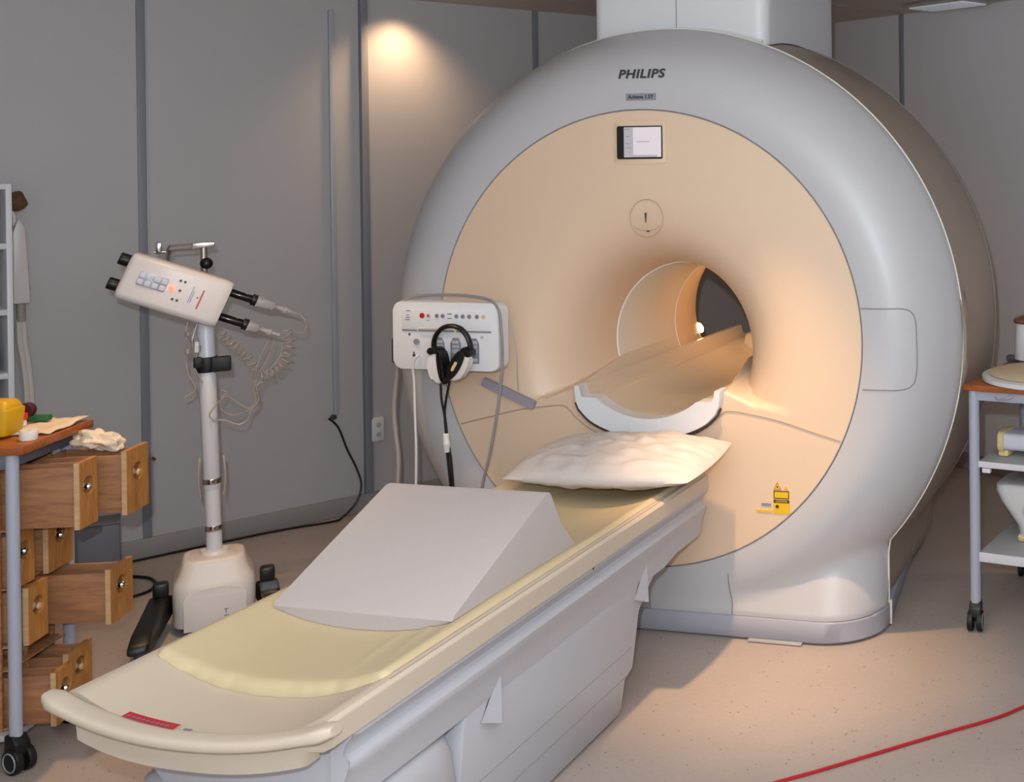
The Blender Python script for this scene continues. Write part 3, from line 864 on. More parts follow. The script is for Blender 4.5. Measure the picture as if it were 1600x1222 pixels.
def cable(name, pts, r, m, label, cat='cable', k=8):
    pts = [Vector(p) for p in pts]
    for p in pts:
        n_ = p.dot(WN)
        if n_ > 2.266: p -= WN*(n_-2.266)
    bm = bmesh.new(); tube(bm, pts, r, 8, k); return tag(obj(name, bm, m), label, cat)
cable('monitor_cable', [(-.90, -.13, 1.192), (-.875, -.12, 1.206), (-.841, -.115, 1.214), (-.761, -.12, 1.220), (-.656, -.13, 1.222), (-.565, -.14, 1.216), (-.510, -.15, 1.203), (-.478, -.16, 1.173), (-.466, -.165, 1.116), (-.465, -.16, 1.002), (-.477, -.16, .886), (-.496, -.16, .771), (-.521, -.16, .655), (-.554, -.16, .533), (-.576, -.16, .40), (-.58, -.15, .2), (-.56, -.12, .01)], .0052, M['greycable'], 'thick grey cable arching over the control panel and down its right side')
cable('sensor_cable', [(-.51, -.10, 1.195), (-.495, -.08, 1.150), (-.477, -.07, 1.07), (-.468, -.06, .988), (-.474, -.05, .918), (-.482, -.03, .86)], .0028, M['palecable'], 'thin pale cable looping from the control panel to the grey strap')
cable('bell_cable', [(-.799, -.166, 1.005), (-.812, -.172, .995), (-.824, -.170, .965), (-.826, -.16, .904), (-.825, -.16, .804), (-.822, -.16, .687), (-.823, -.16, .582), (-.83, -.155, .45), (-.84, -.15, .25), (-.82, -.13, .01)], .0045, M['whitecable'], 'white cable plugged in the control panel and hanging straight down')
cable('panel_hose', [(-1.03, .06, 1.00), (-1.075, .09, .93), (-1.094, .1, .84), (-1.104, .1, .74), (-1.097, .1, .64), (-1.087, .1, .54), (-1.094, .1, .35), (-1.08, .12, .15), (-1.03, .15, .01)], .009, M['conduit'], 'thick pinkish grey hose hanging left of the scanner under the control panel', 'hose')
cable('floor_power_cable', [(-2.085, .935, .488), (-2.062, .973, .436), (-2.035, 1.00, .328), (-2.005, 1.03, .225), (-1.985, 1.035, .144), (-1.995, 1.01, .07), (-2.02, .95, .015), (-2.037, .898, .006), (-2.131, .798, .006), (-2.215, .693, .006), (-2.376, .555, .006), (-2.50, .42, .006), (-2.60, .26, .006), (-2.633, .1, .006)], .005, M['blackcable'], 'black cable from a wall port down and along the floor to the left')
cable('floor_loop_cable', [(-2.5, -.02, .006), (-2.398, .06, .006), (-2.325, .075, .006), (-2.243, .070, .006), (-2.167, .023, .006), (-2.126, -.042, .006), (-2.128, -.1, .006), (-2.161, -.142, .006), (-2.22, -.16, .006)], .006, M['blackcable'], 'black cable loop on the floor right of the drawers')
cable('red_cable', [(.5, -1.25, .006), (.752, -.986, .006), (.825, -.91, .006), (.903, -.84, .006), (.99, -.757, .006), (1.095, -.655, .006), (1.205, -.549, .006), (1.304, -.458, .006), (1.371, -.389, .006), (1.421, -.322, .006), (1.49, -.235, .006), (1.7, 0, .006)], .0048, M['redcable'], 'thin red cable running across the floor at the lower right')
# wall port for the black cable and socket
bm = bmesh.new(); cyl(bm, W(-.228, LN-.02, .488), W(-.228, LN-.001, .488), .012); tag(obj('wall_port', bm, M['textdark']), 'small dark cable port low on the left wall', 'wall port')
t = thing('wall_socket', 'white double wall socket right of the wall joint', 'socket', W(-.028, LN-.001, .397), az)
bm = bmesh.new(); box(bm, (0, -.018, 0), (.066, .036, .115), .006); obj('housing', bm, M['shellw'], t)
bm = bmesh.new(); cyl(bm, (0.004, -.036, .022), (.004, -.037, .022), .013); obj('outlet', bm, M['jointl'], t)
bm = bmesh.new(); cyl(bm, (0.004, -.036, -.025), (.004, -.037, -.025), .013); obj('outlet', bm, M['jointl'], t)

# ------------------------------------------------------------------ contrast injector
PX, PY = -1.62, -.25
yaw = .2342
FX = .864
iyaw = .757
ER = Vector((math.cos(iyaw), math.sin(iyaw), 0)); EF = Vector((-math.sin(iyaw), math.cos(iyaw), 0))
def IJ(r, d, z): return tuple(Vector((PX, PY, 0))+ER*r*FX+EF*d+Vector((0, 0, z)))
inj = thing('contrast_injector', 'white contrast injector on a tall white pole stand left of the table', 'contrast injector', (PX, PY, 0), iyaw)
# local frame of inj: x = ER, y = EF
bm = bmesh.new()
R_ = []
for z, w_, d_2, r_ in ((.03, .255, .23, .05), (.035, .262, .24, .055), (.12, .266, .245, .055), (.165, .266, .245, .055), (.185, .256, .235, .05), (.215, .222, .205, .045), (.245, .205, .19, .045), (.256, .195, .18, .04), (.260, .18, .17, .04)):
    R_.append([(x, y-.01, z) for x, y in rrect(w_, d_2, r_, 6, cx=-.002)])
loft(bm, R_, capa=True, capb=True); obj('housing', bm, M['injc'], inj, angle=50)
bm = bmesh.new()
pts = [(-.100, .02), (.100, .02), (.100, .135)]+[(.10*math.cos(a), .135+.034*math.sin(a)) for a in [math.radians(q) for q in range(0, 181, 12)]]+[(-.100, .135)]
prism(bm, pts, 'y', -.138, -.12, .003); obj('front_panel', bm, M['injw'], inj)
bm = bmesh.new()
for a_, b_, c_, d_ in ((.005, .085, .014, .003), (.004, .077, .003, .014), (.004, .062, .014, .003)): box(bm, (a_+.03, -.1385, b_), (c_, .002, d_))
obj('printed_mark', bm, M['textgrey'], inj)
# pole
lean = -.019
def pol(z): return (lean*(z-.26)/.84, 0, z)
bm = bmesh.new(); cyl(bm, (0, 0, .256), (0, 0, .272), .050, .046); obj('pole_flange', bm, M['injw'], inj)
bm = bmesh.new(); cyl(bm, pol(.265), pol(.50), .0265, n=32); obj('pole', bm, M['pole'], inj)
bm = bmesh.new(); cyl(bm, pol(.50), pol(1.13), .029, n=32, bev=.002); obj('pole', bm, M['pole'], inj)
for z in (.352, .528):
    bm = bmesh.new(); cyl(bm, pol(z-.010), pol(z+.010), .0305 if z > .4 else .028, n=32, bev=.001); obj('pole_band', bm, M['steel'], inj)
for sx in (-1, 1):
    bm = bmesh.new(); tube(bm, [(pol(.5)[0]+sx*.038, 0, .47), (pol(.5)[0]+sx*.044, -.01, .54), (pol(.5)[0]+sx*.040, -.01, .60), (pol(.5)[0]+sx*.038, 0, .615)], .004, 8); obj('pole_clip', bm, M['conduit'], inj)
bm = bmesh.new(); cyl(bm, pol(.935), pol(.992), .036, n=32, bev=.004); box(bm, (.03, -.03, .965), (.065, .035, .055), .006); box(bm, (-.045, -.02, .975), (.03, .03, .04), .006)
obj('velcro_strap', bm, M['blackrub'], inj)
# chrome post and arm behind the head
bm = bmesh.new(); cyl(bm, (-.022, .06, 1.10), (-.022, .06, 1.395), .0115)
box(bm, (-.022, .06, 1.405), (.075, .03, .022), .004); obj('post', bm, M['steel'], inj)
bm = bmesh.new()
tube(bm, [(-.03, .06, 1.408), (-.12, .05, 1.406), (-.135, .04, 1.398), (-.14, .02, 1.36)], .0045, 8); tube(bm, [(-.03, .06, 1.392), (-.115, .05, 1.390), (-.13, .04, 1.38), (-.135, .02, 1.35)], .0045, 8)
box(bm, (-.165, .05, 1.40), (.02, .025, .045), .006); cyl(bm, (-.18, .05, 1.385), (-.13, .05, 1.385), .006); obj('head_arm', bm, M['steel'], inj)
bm = bmesh.new(); bmesh.ops.create_uvsphere(bm, u_segments=20, v_segments=12, radius=.022, matrix=tm((-.014, .055, 1.335))); obj('arm_knob', bm, M['black'], inj)
# head: local a axis tilted 23 degrees down to the right
hm = tm((-.114, -.045, 1.252), (0, math.radians(23), 0))
bm = bmesh.new()
R_ = []
for x, w_, h_ in ((-.170, .060, .135), (-.166, .085, .160), (-.154, .100, .172), (0, .108, .176), (.142, .108, .176), (.166, .100, .170), (.17, .094, .164)):
    R_.append([(x, y, z) for y, z in rrect(w_, h_, .026 if x > -.16 else .02, 6)])
loft(bm, R_, capa=True, capb=True); bmesh.ops.transform(bm, matrix=hm, verts=bm.verts)
head = obj('injector_head', bm, M['injw'], inj, angle=45)
for z in (.048, -.045):
    bm = bmesh.new(); cyl(bm, (-.203, 0, z), (-.167, 0, z), .022, .022, 24, bev=.004); bmesh.ops.transform(bm, matrix=hm, verts=bm.verts); obj('head_knob', bm, M['black'], head)
def hp_obj(name, fn, m):
    bm = bmesh.new(); fn(bm); bmesh.ops.transform(bm, matrix=hm, verts=bm.verts); return obj(name, bm, m, head)
FY = -.0545
hp_obj('display_panel', lambda b: prism(b, rrect(.094, .050, .006, cx=-.076, cy=.008), 'y', FY-.001, FY+.002, .0006), M['plate'])
def dd(b):
    for x_ in (-.122, -.098, -.074, -.050):
        for z_ in (.020, -.004): prism(b, rrect(.019, .018, .003, cx=x_+.010, cy=z_), 'y', FY-.002, FY, .0004)
hp_obj('display_window', dd, mat('pale blue key', 'C9CDD8', .4))
hp_obj('indicator_lamp', lambda b: cyl(b, (-.012, FY+.002, .005), (-.012, FY-.004, .005), .0085), M['lamp'])
def knobs(b):
    for x_, z_ in ((.005, .040), (.020, .040), (.016, .006), (.005, -.030), (.020, -.030)): cyl(b, (x_, FY+.001, z_), (x_, FY-.002, z_), .0045, n=14)
hp_obj('head_button', knobs, M['textdark'])
hp_obj('blue_print', lambda b: [box(b, (.054+q*.006, FY-.0005, .004-q*.006), (.003, .001, .062-q*.02)) for q in (0, 1)], mat('faint blue print', '9AA0C0', .5))
hp_obj('red_print', lambda b: [box(b, (.088, FY-.0005, -.004+.0065*q), (.006, .001, .0045)) for q in range(-5, 6)]+[box(b, (.077, FY-.0005, .0), (.004, .001, .006))], M['redlabel'])
for z, L1, L2 in ((.048, .100, .056), (-.046, .106, .030)):
    syr_p = head
    bm = bmesh.new(); cyl(bm, (.165, 0, z), (.165+L1, 0, z), .0150, .0150, 24, bev=.001); bmesh.ops.transform(bm, matrix=hm, verts=bm.verts); obj('plunger_rod', bm, M['dsteel'], head)
    bm = bmesh.new(); cyl(bm, (.165+L1-.018, 0, z), (.165+L1, 0, z), .0215, .0215, 24, bev=.002); bmesh.ops.transform(bm, matrix=hm, verts=bm.verts); obj('plunger', bm, M['black'], head)
    bm = bmesh.new(); lathe(bm, [(.0185, 0), (.0185, L2), (.015, L2+.006), (.008, L2+.016), (.007, L2+.02), (.007, L2+.04), (.010, L2+.041), (.010, L2+.055), (.005, L2+.058), (.004, L2+.085)], hm @ tm((.165+L1, 0, z), (0, PI/2, 0)), 24); obj('syringe', bm, M['clear'], head)
# hooks with clear fittings on the left of the pole
bm = bmesh.new()
tube(bm, [(-.075, -.02, 1.13), (-.082, -.03, 1.08), (-.070, -.03, 1.04), (-.080, -.03, .99), (-.078, -.03, .94), (-.060, -.03, .90), (-.055, -.03, .875), (-.080, -.03, .855)], .0026, 6)
tube(bm, [(-.045, -.02, 1.12), (-.062, -.03, 1.06), (-.050, -.03, 1.01), (-.055, -.03, .96), (-.045, -.03, .93), (-.030, -.03, .90)], .0026, 6)
for x_, z_ in ((-.075, 1.085), (-.05, 1.055), (-.077, 1.02), (-.042, 1.03)): lathe(bm, [(.004, -.012), (.008, -.008), (.008, .008), (.004, .012)], tm((x_, -.035, z_)), 12)
cyl(bm, (-.088, -.03, .852), (-.078, -.03, .858), .005); obj('hanging_fittings', bm, M['tubing'], inj)
bm = bmesh.new(); box(bm, (-.048, -.04, 1.035), (.014, .006, .04), .002); obj('tag', bm, M['whitecable'], inj)
# base feet
for sx, yy_ in ((-1, -.33), (1, -.10)):
    bm = bmesh.new()
    x_ = sx*.165
    prism(bm, [(.02, .05), (.02, .12), (-.06, .145), (yy_+.03, .10), (yy_-.02, .075), (yy_-.03, .045), (yy_+.03, .040)], 'x', x_-.028, x_+.028, .010)
    for v in bm.verts: v.co.x += sx*max(0, -v.co.y)*.16; v.co.x = x_+(v.co.x-x_)*1.15
    ft = obj('base_foot', bm, M['black'], inj)
    bm = bmesh.new(); box(bm, (x_+.006*sx, -.05, .165), (.05, .05, .055), .010); obj('foot_bracket', bm, M['black'], ft)
    bm = bmesh.new(); xw = x_+sx*(-yy_)*.16; cyl(bm, (xw-.022, yy_, .032), (xw+.022, yy_, .032), .032, n=24, bev=.004); obj('wheel', bm, M['blackrub'], ft)
bm = bmesh.new(); box(bm, (0, -.01, .03), (.22, .19, .03), .01)
for sx in (-1, 1):
    for sy in (-.08, .05): cyl(bm, (sx*.08, sy, .018), (sx*.08+.02, sy, .018), .018)
obj('base_tray', bm, M['black'], inj)

# coiled tubing
def coil(path, turns, R, r, name, label, straight_pre=None, post=None):
    P = catmull(path, 40)
    pts = list(straight_pre or [])
    N = turns*14; 
    for i in range(N+1):
        t_ = i/N*(len(P)-1); a = int(t_); f = t_-a; p = P[a].lerp(P[min(a+1, len(P)-1)], f)
        q = P[min(a+1, len(P)-1)]-P[max(a-1, 0)]
        q.normalize(); u = q.cross(Vector(EF)).normalized(); w = Vector(EF)
        ang = 2*PI*turns*i/N
        pts.append(p+u*R*math.cos(ang)+w*R*math.sin(ang)+q*0)
    pts += list(post or [])
    bm = bmesh.new(); tube(bm, pts, r, 6, 2); return tag(obj(name, bm, M['tubing']), label, 'tubing', 'coiled injector tubing')
coil([IJ(.028, -.04, 1.085), IJ(.075, -.04, 1.035), IJ(.12, -.04, .995), IJ(.165, -.04, .935)], 9, .016, .0022, 'coiled_tubing', 'coiled clear tubing hanging from the pole towards the lower right', post=[IJ(.17, -.04, .90), IJ(.155, -.04, .86), IJ(.165, -.04, .82), IJ(.14, -.04, .79), IJ(.10, -.04, .81), IJ(.05, -.04, .845), IJ(.0, -.045, .80), IJ(-.012, -.045, .775), IJ(.02, -.045, .745)], )
coil([IJ(.285, -.05, 1.075), IJ(.295, -.05, 1.02), IJ(.275, -.05, .955), IJ(.235, -.05, .92), IJ(.185, -.05, .905)], 10, .017, .0022, 'coiled_tubing', 'coiled clear tubing curving below the tips of the two syringes', straight_pre=[IJ(.30, -.045, 1.145), IJ(.34, -.045, 1.13), IJ(.365, -.045, 1.09), IJ(.35, -.045, 1.06), IJ(.31, -.045, 1.07)], post=[IJ(.165, -.05, .87), IJ(.175, -.05, .82), IJ(.145, -.05, .785), IJ(.135, -.05, .755), IJ(.10, -.05, .735), IJ(.05, -.05, .755), IJ(.02, -.05, .76)])
bm = bmesh.new()
tube(bm, [IJ(.215, -.06, 1.04), IJ(.19, -.06, 1.00), IJ(.17, -.06, .955), IJ(.165, -.06, .93)], .002, 6)
tube(bm, [IJ(.235, -.06, 1.045), IJ(.225, -.06, 1.01), IJ(.20, -.06, .96), IJ(.18, -.06, .93)], .002, 6)
tube(bm, [IJ(.268, -.06, 1.03), IJ(.262, -.06, .985), IJ(.235, -.06, .95), IJ(.20, -.06, .92)], .002, 6)
tube(bm, [IJ(.035, -.03, .865), IJ(.055, -.03, .855), IJ(.035, -.03, .84), IJ(.03, -.03, .80), IJ(.07, -.03, .77), IJ(.11, -.03, .775), IJ(.17, -.03, .80), IJ(.165, -.03, .86), IJ(.15, -.03, .90)], .002, 6)
tag(obj('loose_tubing', bm, M['tubing']), 'loose loops of clear tubing between the syringe tips and the pole', 'tubing')

# ------------------------------------------------------------------ left trolley
TD1 = Vector((-.342, .940, 0)); TD2 = Vector((.940, .342, 0))      # TD1 into the room, TD2 to the right
ta = math.atan2(TD2.y, TD2.x)                                       # local x = TD2, local y = TD1
tl = thing('drawer_trolley', 'grey steel trolley with a wooden top at the left edge', 'trolley', (-1.30, -1.30, 0), ta)
bm = bmesh.new(); box(bm, (-.22, .150, .909), (.53, .360, .024), .003); obj('top_board', bm, M['woodtop'], tl)
def leg_caster(parent, x, y, h, wheel=.045, m=M['blueleg'], side=1, rad=.0165):
    bm = bmesh.new(); cyl(bm, (x, y, wheel*2), (x, y, h), rad, n=20); obj('leg', bm, m, parent)
    c_ = bpy.data.objects.new('caster', None)
    bm = bmesh.new()
    prism(bm, [(-.020, .105), (.012, .105), (.030, .085), (.034, .055), (.020, .035), (-.008, .03), (-.022, .06)], 'y', -.021, .021, .004, mtx=tm((x, y, 0)) @ Matrix.Rotation(side, 4, 'Z'))
    c_ = obj('caster', bm, M['black'], parent)
    for dy in (-.017, .017):
        bm = bmesh.new(); q = tm((x, y, 0)) @ Matrix.Rotation(side, 4, 'Z')
        cyl(bm, (.012, dy-.010, .036), (.012, dy+.010, .036), .036, n=28, bev=.003); bmesh.ops.transform(bm, matrix=q, verts=bm.verts); w_ = obj('wheel', bm, M['blackrub'], c_)
        bm = bmesh.new(); s_ = 1 if dy > 0 else -1
        tube(bm, [(.012+.026*math.cos(a), dy+s_*.0105, .036+.026*math.sin(a)) for a in [2*PI*i/24 for i in range(24)]], .0022, 6, smooth=False, closed=True); bmesh.ops.transform(bm, matrix=q, verts=bm.verts); obj('wheel_ring', bm, M['wrubber'], c_)
for x, y in ((0, 0), (-.03, .320), (-.43, 0), (-.43, .320)): leg_caster(tl, x, y, .897, side=-.5)
bm = bmesh.new(); box(bm, (-.012, .16, .875), (.018, .29, .042), .002); box(bm, (-.22, -.005, .875), (.42, .018, .042), .002); obj('apron', bm, M['bluegrey'], tl)
bm = bmesh.new(); box(bm, (-.22, .16, .09), (.42, .31, .018), .003); obj('lower_shelf', bm, M['shelfm'], tl)
# wooden drawer cabinet standing on the trolley shelf
cb = thing('drawer_cabinet', 'oak drawer cabinet with open drawers standing in the left trolley', 'drawer cabinet', (-1.30, -1.30, 0), ta)
bm = bmesh.new()
box(bm, (-.21, .028, .484), (.32, .010, .766), .001); box(bm, (-.215, .297, .484), (.31, .008, .766), .001); box(bm, (-.21, .146, .484), (.32, .010, .766), .001)
box(bm, (-.375, .164, .484), (.010, .282, .766), .001)
rowsz = [(.668, .850), (.505, .660), (.345, .500), (.110, .255)]
for z in (.107, .272, .338, .503, .669, .862): box(bm, (-.20, .164, z), (.34, .27, .006), .001)
obj('carcass', bm, M['wood'], cb)
def drawer(col, z0, z1, pull):
    yc_, w_ = (.079, .080) if col == 0 else (.230, .112); h_ = z1-z0
    x1 = -.03+pull; x0 = x1-.22
    dr = bpy.data.objects.new('drawer', None)
    bm = bmesh.new()
    for sy in (-1, 1): box(bm, ((x0+x1)/2, yc_+sy*(w_/2-.006), z0+h_*.48), (x1-x0, .009, h_*.93), .001)
    box(bm, ((x0+x1)/2, yc_, z0+.006), (x1-x0, w_-.012, .006), .0005); box(bm, (x0+.004, yc_, z0+h_*.48), (.008, w_-.012, h_*.93), .001)
    dr = obj('drawer', bm, M['woodside'], cb)
    bm = bmesh.new(); t_ = bmesh.new()
    # front board with a round finger recess (ring of faces around a hole)
    xf = x1+.014; n = 24; hc = (yc_, z0+h_*.62); rr_ = min(.027, w_*.33)
    sq = []
    yl, yr, zl, zh = yc_-w_/2-.006, yc_+w_/2+.006, z0-.004, z1+.004
    circ = [(hc[0]+rr_*math.cos(2*PI*i/n+PI/4), hc[1]+rr_*math.sin(2*PI*i/n+PI/4)) for i in range(n)]
    def onsq(a):
        c_, s_ = math.cos(a), math.sin(a); tt = 1e9
        if c_ > 1e-9: tt = min(tt, (yr-hc[0])/c_)
        if c_ < -1e-9: tt = min(tt, (yl-hc[0])/c_)
        if s_ > 1e-9: tt = min(tt, (zh-hc[1])/s_)
        if s_ < -1e-9: tt = min(tt, (zl-hc[1])/s_)
        return (hc[0]+c_*tt, hc[1]+s_*tt)
    angs = sorted([2*PI*i/n for i in range(n)]+[math.atan2(b-hc[1], a-hc[0]) % (2*PI) for a in (yl, yr) for b in (zl, zh)])
    O = [onsq(a) for a in angs]; I = [(hc[0]+rr_*math.cos(a), hc[1]+rr_*math.sin(a)) for a in angs]
    loft(bm, [[(x1+.001, y, z) for y, z in I], [(xf-.001, y, z) for y, z in I], [(xf, hc[0]+(y-hc[0])*1.06, hc[1]+(z-hc[1])*1.06) for y, z in I], [(xf, y, z) for y, z in O], [(x1, y, z) for y, z in O], [(x1, y, z) for y, z in I]])
    f_ = obj('drawer_front', bm, M['woodfront'], dr, angle=30)
    bm = bmesh.new(); box(bm, ((x1+xf)/2-.001, yl-.0005, (zl+zh)/2), (.014, .002, zh-zl)); obj('end_grain', bm, M['woodpale'], dr)
    bm = bmesh.new(); lathe(bm, [(.012, 0), (.012, .004), (.006, .008), (.008, .016), (.0105, .019), (.008, .024), (.003, .0255)], tm((x1-.004, hc[0], hc[1]-.004), (0, PI/2, 0)), 16); obj('knob', bm, M['steel'] if random.random() < .4 else M['woodpale'], dr)
    return dr
pulls = {(0, 0): .175, (0, 1): .0, (0, 2): .035, (0, 3): .105, (1, 0): .235, (1, 1): .015, (1, 2): .185, (1, 3): .065}
for (c_, r_), p_ in pulls.items(): drawer(c_, rowsz[r_][0], rowsz[r_][1], p_)
def TLW(x, y, z): return tuple(Vector((-1.30, -1.30, 0))+TD2*x+TD1*y+Vector((0, 0, z)))
# paper crumpled in the upper far drawer
bm = bmesh.new()
bmesh.ops.create_icosphere(bm, subdivisions=4, radius=1)
for v in bm.verts:
    n_ = noise.noise(v.co*1.9+Vector((3, 1, 5)))
    v.co = Vector((v.co.x*.062, v.co.y*.036, v.co.z*.030))*(1+.55*n_+.2*abs(noise.noise(v.co*4)))
bmesh.ops.transform(bm, matrix=tm(TLW(.10, .24, .875), (.1, .2, ta)), verts=bm.verts)
tag(obj('crumpled_paper', bm, M['paper'], angle=25), 'crumpled cream paper sticking out of the open upper drawer', 'paper')
# items on the trolley top
t = thing('sharps_container', 'yellow plastic waste container on the left trolley top', 'waste container', TLW(-.108, .11, .922), ta)
bm = bmesh.new(); box(bm, (0, 0, .045), (.105, .085, .080), .010, taper=(1.15, 1.12)); obj('container_body', bm, M['yellowp'], t)
bm = bmesh.new(); box(bm, (0, 0, .094), (.118, .094, .030), .012, taper=(.78, .7)); obj('lid', bm, M['yellowp'], t)
bm = bmesh.new(); lathe(bm, [(.0125, 0), (.0135, .002), (.0135, .024), (.011, .024), (.011, .004)], tm(TLW(-.012, .055, .922)), 24)
bm.free(); bm = bmesh.new(); lathe(bm, [(.008, 0), (.0215, 0), (.0225, .002), (.0225, .026), (.0215, .028), (.009, .028), (.008, .026)], tm(TLW(.010, .060, .922)), 28, capb=False, capt=False)
tag(obj('tape_roll', bm, M['paperw']), 'small white tape roll near the corner of the left trolley', 'tape roll')
bm = bmesh.new(); G = []
for j in range(13):
    G.append([bm.verts.new(Vector(TLW(-.10+.135*i/12, .115+.205*j/12, .926+.010*abs(noise.noise(Vector((i*.35, j*.3, 2))))+ (.006 if i > 9 and j > 7 else 0)))) for i in range(13)])
for j in range(12):
    for i in range(12): bm.faces.new((G[j][i], G[j][i+1], G[j+1][i+1], G[j+1][i]))
o_ = obj('paper_sheet', bm, M['paper']); sm_ = o_.modifiers.new('s', 'SOLIDIFY'); sm_.thickness = .004; sm_.offset = -.2
tag(o_, 'stack of cream paper sheets on the far corner of the left trolley', 'paper')
t = thing('small_bottle', 'small white bottle with a red cap on the left trolley', 'bottle', TLW(-.095, .215, .931), ta)
bm = bmesh.new(); lathe(bm, [(.010, 0), (.011, .002), (.011, .014), (.009, .018)], None, 18); obj('bottle_body', bm, M['shellw'], t)
bm = bmesh.new(); lathe(bm, [(.010, .017), (.014, .022), (.014, .036), (.010, .038)], None, 18); obj('cap', bm, mat('bright red cap', 'D42A10', .4), t)
t = thing('tape_dispenser', 'dark green and maroon tape dispenser on the left trolley', 'tape dispenser', TLW(-.115, .275, .931), ta)
bm = bmesh.new(); box(bm, (.02, 0, .010), (.09, .03, .018), .006); obj('dispenser_base', bm, M['green'], t)
bm = bmesh.new(); cyl(bm, (-.0, -.012, .036), (-.0, .012, .036), .022, n=24, bev=.003); obj('reel', bm, M['darkred'], t)
# blue-grey bin behind the trolley
t = thing('metal_bin', 'blue-grey metal bin on the floor between the drawers and the left wall', 'bin', (-2.186, -.285, 0), .81)
bm = bmesh.new(); box(bm, (0, 0, .168), (.24, .12, .336), .006); obj('bin_body', bm, M['bluegrey'], t)
bm = bmesh.new(); box(bm, (0, 0, .340), (.244, .124, .012), .004); obj('rim', bm, M['bluegrey'], t)
# white shelf cabinet against the left wall (only its edge is in view)
t = thing('shelf_unit', 'white open shelf unit at the left edge against the wall', 'shelf unit', W(-1.548, 2.12, 0), az)
bm = bmesh.new(); box(bm, (.018, .0, .82), (.020, .26, 1.64), .002); box(bm, (-.62, .0, .82), (.022, .26, 1.64), .002); obj('side_panel', bm, M['shellw'], t)
bm = bmesh.new(); box(bm, (-.30, .125, .82), (.64, .01, 1.62), .001); obj('back_panel', bm, M['dgrey'], t)
for z in (.08, .48, .90, 1.145, 1.40, 1.63):
    bm = bmesh.new(); box(bm, (-.30, .0, z), (.62, .25, .022), .002); obj('shelf', bm, M['shellw'], t)
bm = bmesh.new(); box(bm, (0, 0, .05), (.10, .10, .10), .01); bmesh.ops.transform(bm, matrix=tm(W(-1.612, 2.06, .911), (0, 0, az)) @ Matrix.Scale(.8, 4), verts=bm.verts); tag(obj('blue_box', bm, M['blue']), 'small blue box on a shelf of the white shelf unit', 'box')
# long-handled lamp / rod unit on the wall beside it
t = thing('wall_light_fixture', 'tall narrow white fixture with a brown cap on the wall beside the shelf', 'wall fixture', W(-1.452, LN, 0), az)
bm = bmesh.new(); cyl(bm, (-.005, -.085, 1.545), (-.035, -.105, 1.585), .030, .038, 24, bev=.004); obj('brown_cap', bm, M['brown'], t)
bm = bmesh.new(); tube(bm, [(-.028, -.06, 1.53), (-.022, -.06, 1.49), (-.012, -.06, 1.42)], .010, 10); obj('neck', bm, M['injw'], t)
bm = bmesh.new(); prism(bm, [(-.034, 1.155), (.024, 1.155), (.010, 1.46), (-.014, 1.50), (-.034, 1.44)], 'y', -.09, -.005, .006); obj('lamp_body', bm, M['injw'], t)
bm = bmesh.new(); cyl(bm, (-.003, -.05, 1.08), (-.003, -.05, 1.16), .016); obj('collar', bm, M['conduit'], t)
bm = bmesh.new(); tube(bm, [(-.010, -.05, 1.09), (-.008, -.05, 1.0), (.004, -.05, .9), (.012, -.05, .78), (.015, -.05, .6)], .011, 8); tube(bm, [(.006, -.04, 1.09), (.010, -.04, 1.0), (.022, -.04, .9), (.030, -.04, .78), (.032, -.04, .6)], .010, 8); obj('hose', bm, M['injc'], t)
bm = bmesh.new()
for z, x in ((1.405, .012), (1.29, .018), (1.215, .022)): box(bm, (x, -.06, z), (.006, .02, .018), .002)
obj('clip', bm, M['textdark'], t)
bm = bmesh.new(); cyl(bm, W(-.985, LN-.03, .43), W(-.985, LN-.001, .43), .006); tag(obj('wall_stop', bm, M['brown']), 'tiny brown knob on the wall joint beside the open drawers', 'wall knob')

# ------------------------------------------------------------------ right trolley
ra = -.172
rt = thing('coil_trolley', 'grey steel trolley with a wooden top at the right edge', 'trolley', (1.17, .262, 0), ra)
bm = bmesh.new(); box(bm, (.40, .29, .878), (.86, .65, .022), .004); obj('top_board', bm, M['woodtop'], rt)
for x, y in ((0, 0), (0, .60), (.80, 0), (.80, .60)): leg_caster(rt, x, y, .867, wheel=.05, side=-1.4, rad=.0195)
bm = bmesh.new(); box(bm, (.40, -.002, .848), (.78, .016, .036), .002); box(bm, (-.002, .30, .848), (.016, .58, .036), .002); box(bm, (.40, .602, .848), (.78, .016, .036), .002); obj('apron', bm, M['blueleg'], rt)
bm = bmesh.new(); tube(bm, [(.085, -.016, .848), (.10, -.022, .840), (.13, -.022, .846), (.15, -.014, .852)], .0035, 8); obj('apron_hook', bm, M['plate'], rt)
for z in (.600, .272):
    bm = bmesh.new(); box(bm, (.40, .30, z), (.77, .60, .018), .002); s_ = obj('shelf', bm, M['shelfm'], rt)
    bm = bmesh.new(); box(bm, (.40, -.004, z+(.0 if z > .4 else -.006)), (.77, .008, .022 if z > .4 else .034), .002); obj('shelf_edge', bm, M['shelfedge'], s_)
    if z > .4:
        bm = bmesh.new(); box(bm, (.045, .005, z-.022), (.03, .02, .016), .001); obj('shelf_bracket', bm, M['shelfedge'], s_)
def RT(x, y, z): return tm((1.17, .262, 0), (0, 0, ra)) @ Vector((x, y, z))
RTM = tm((1.17, .262, 0), (0, 0, ra))
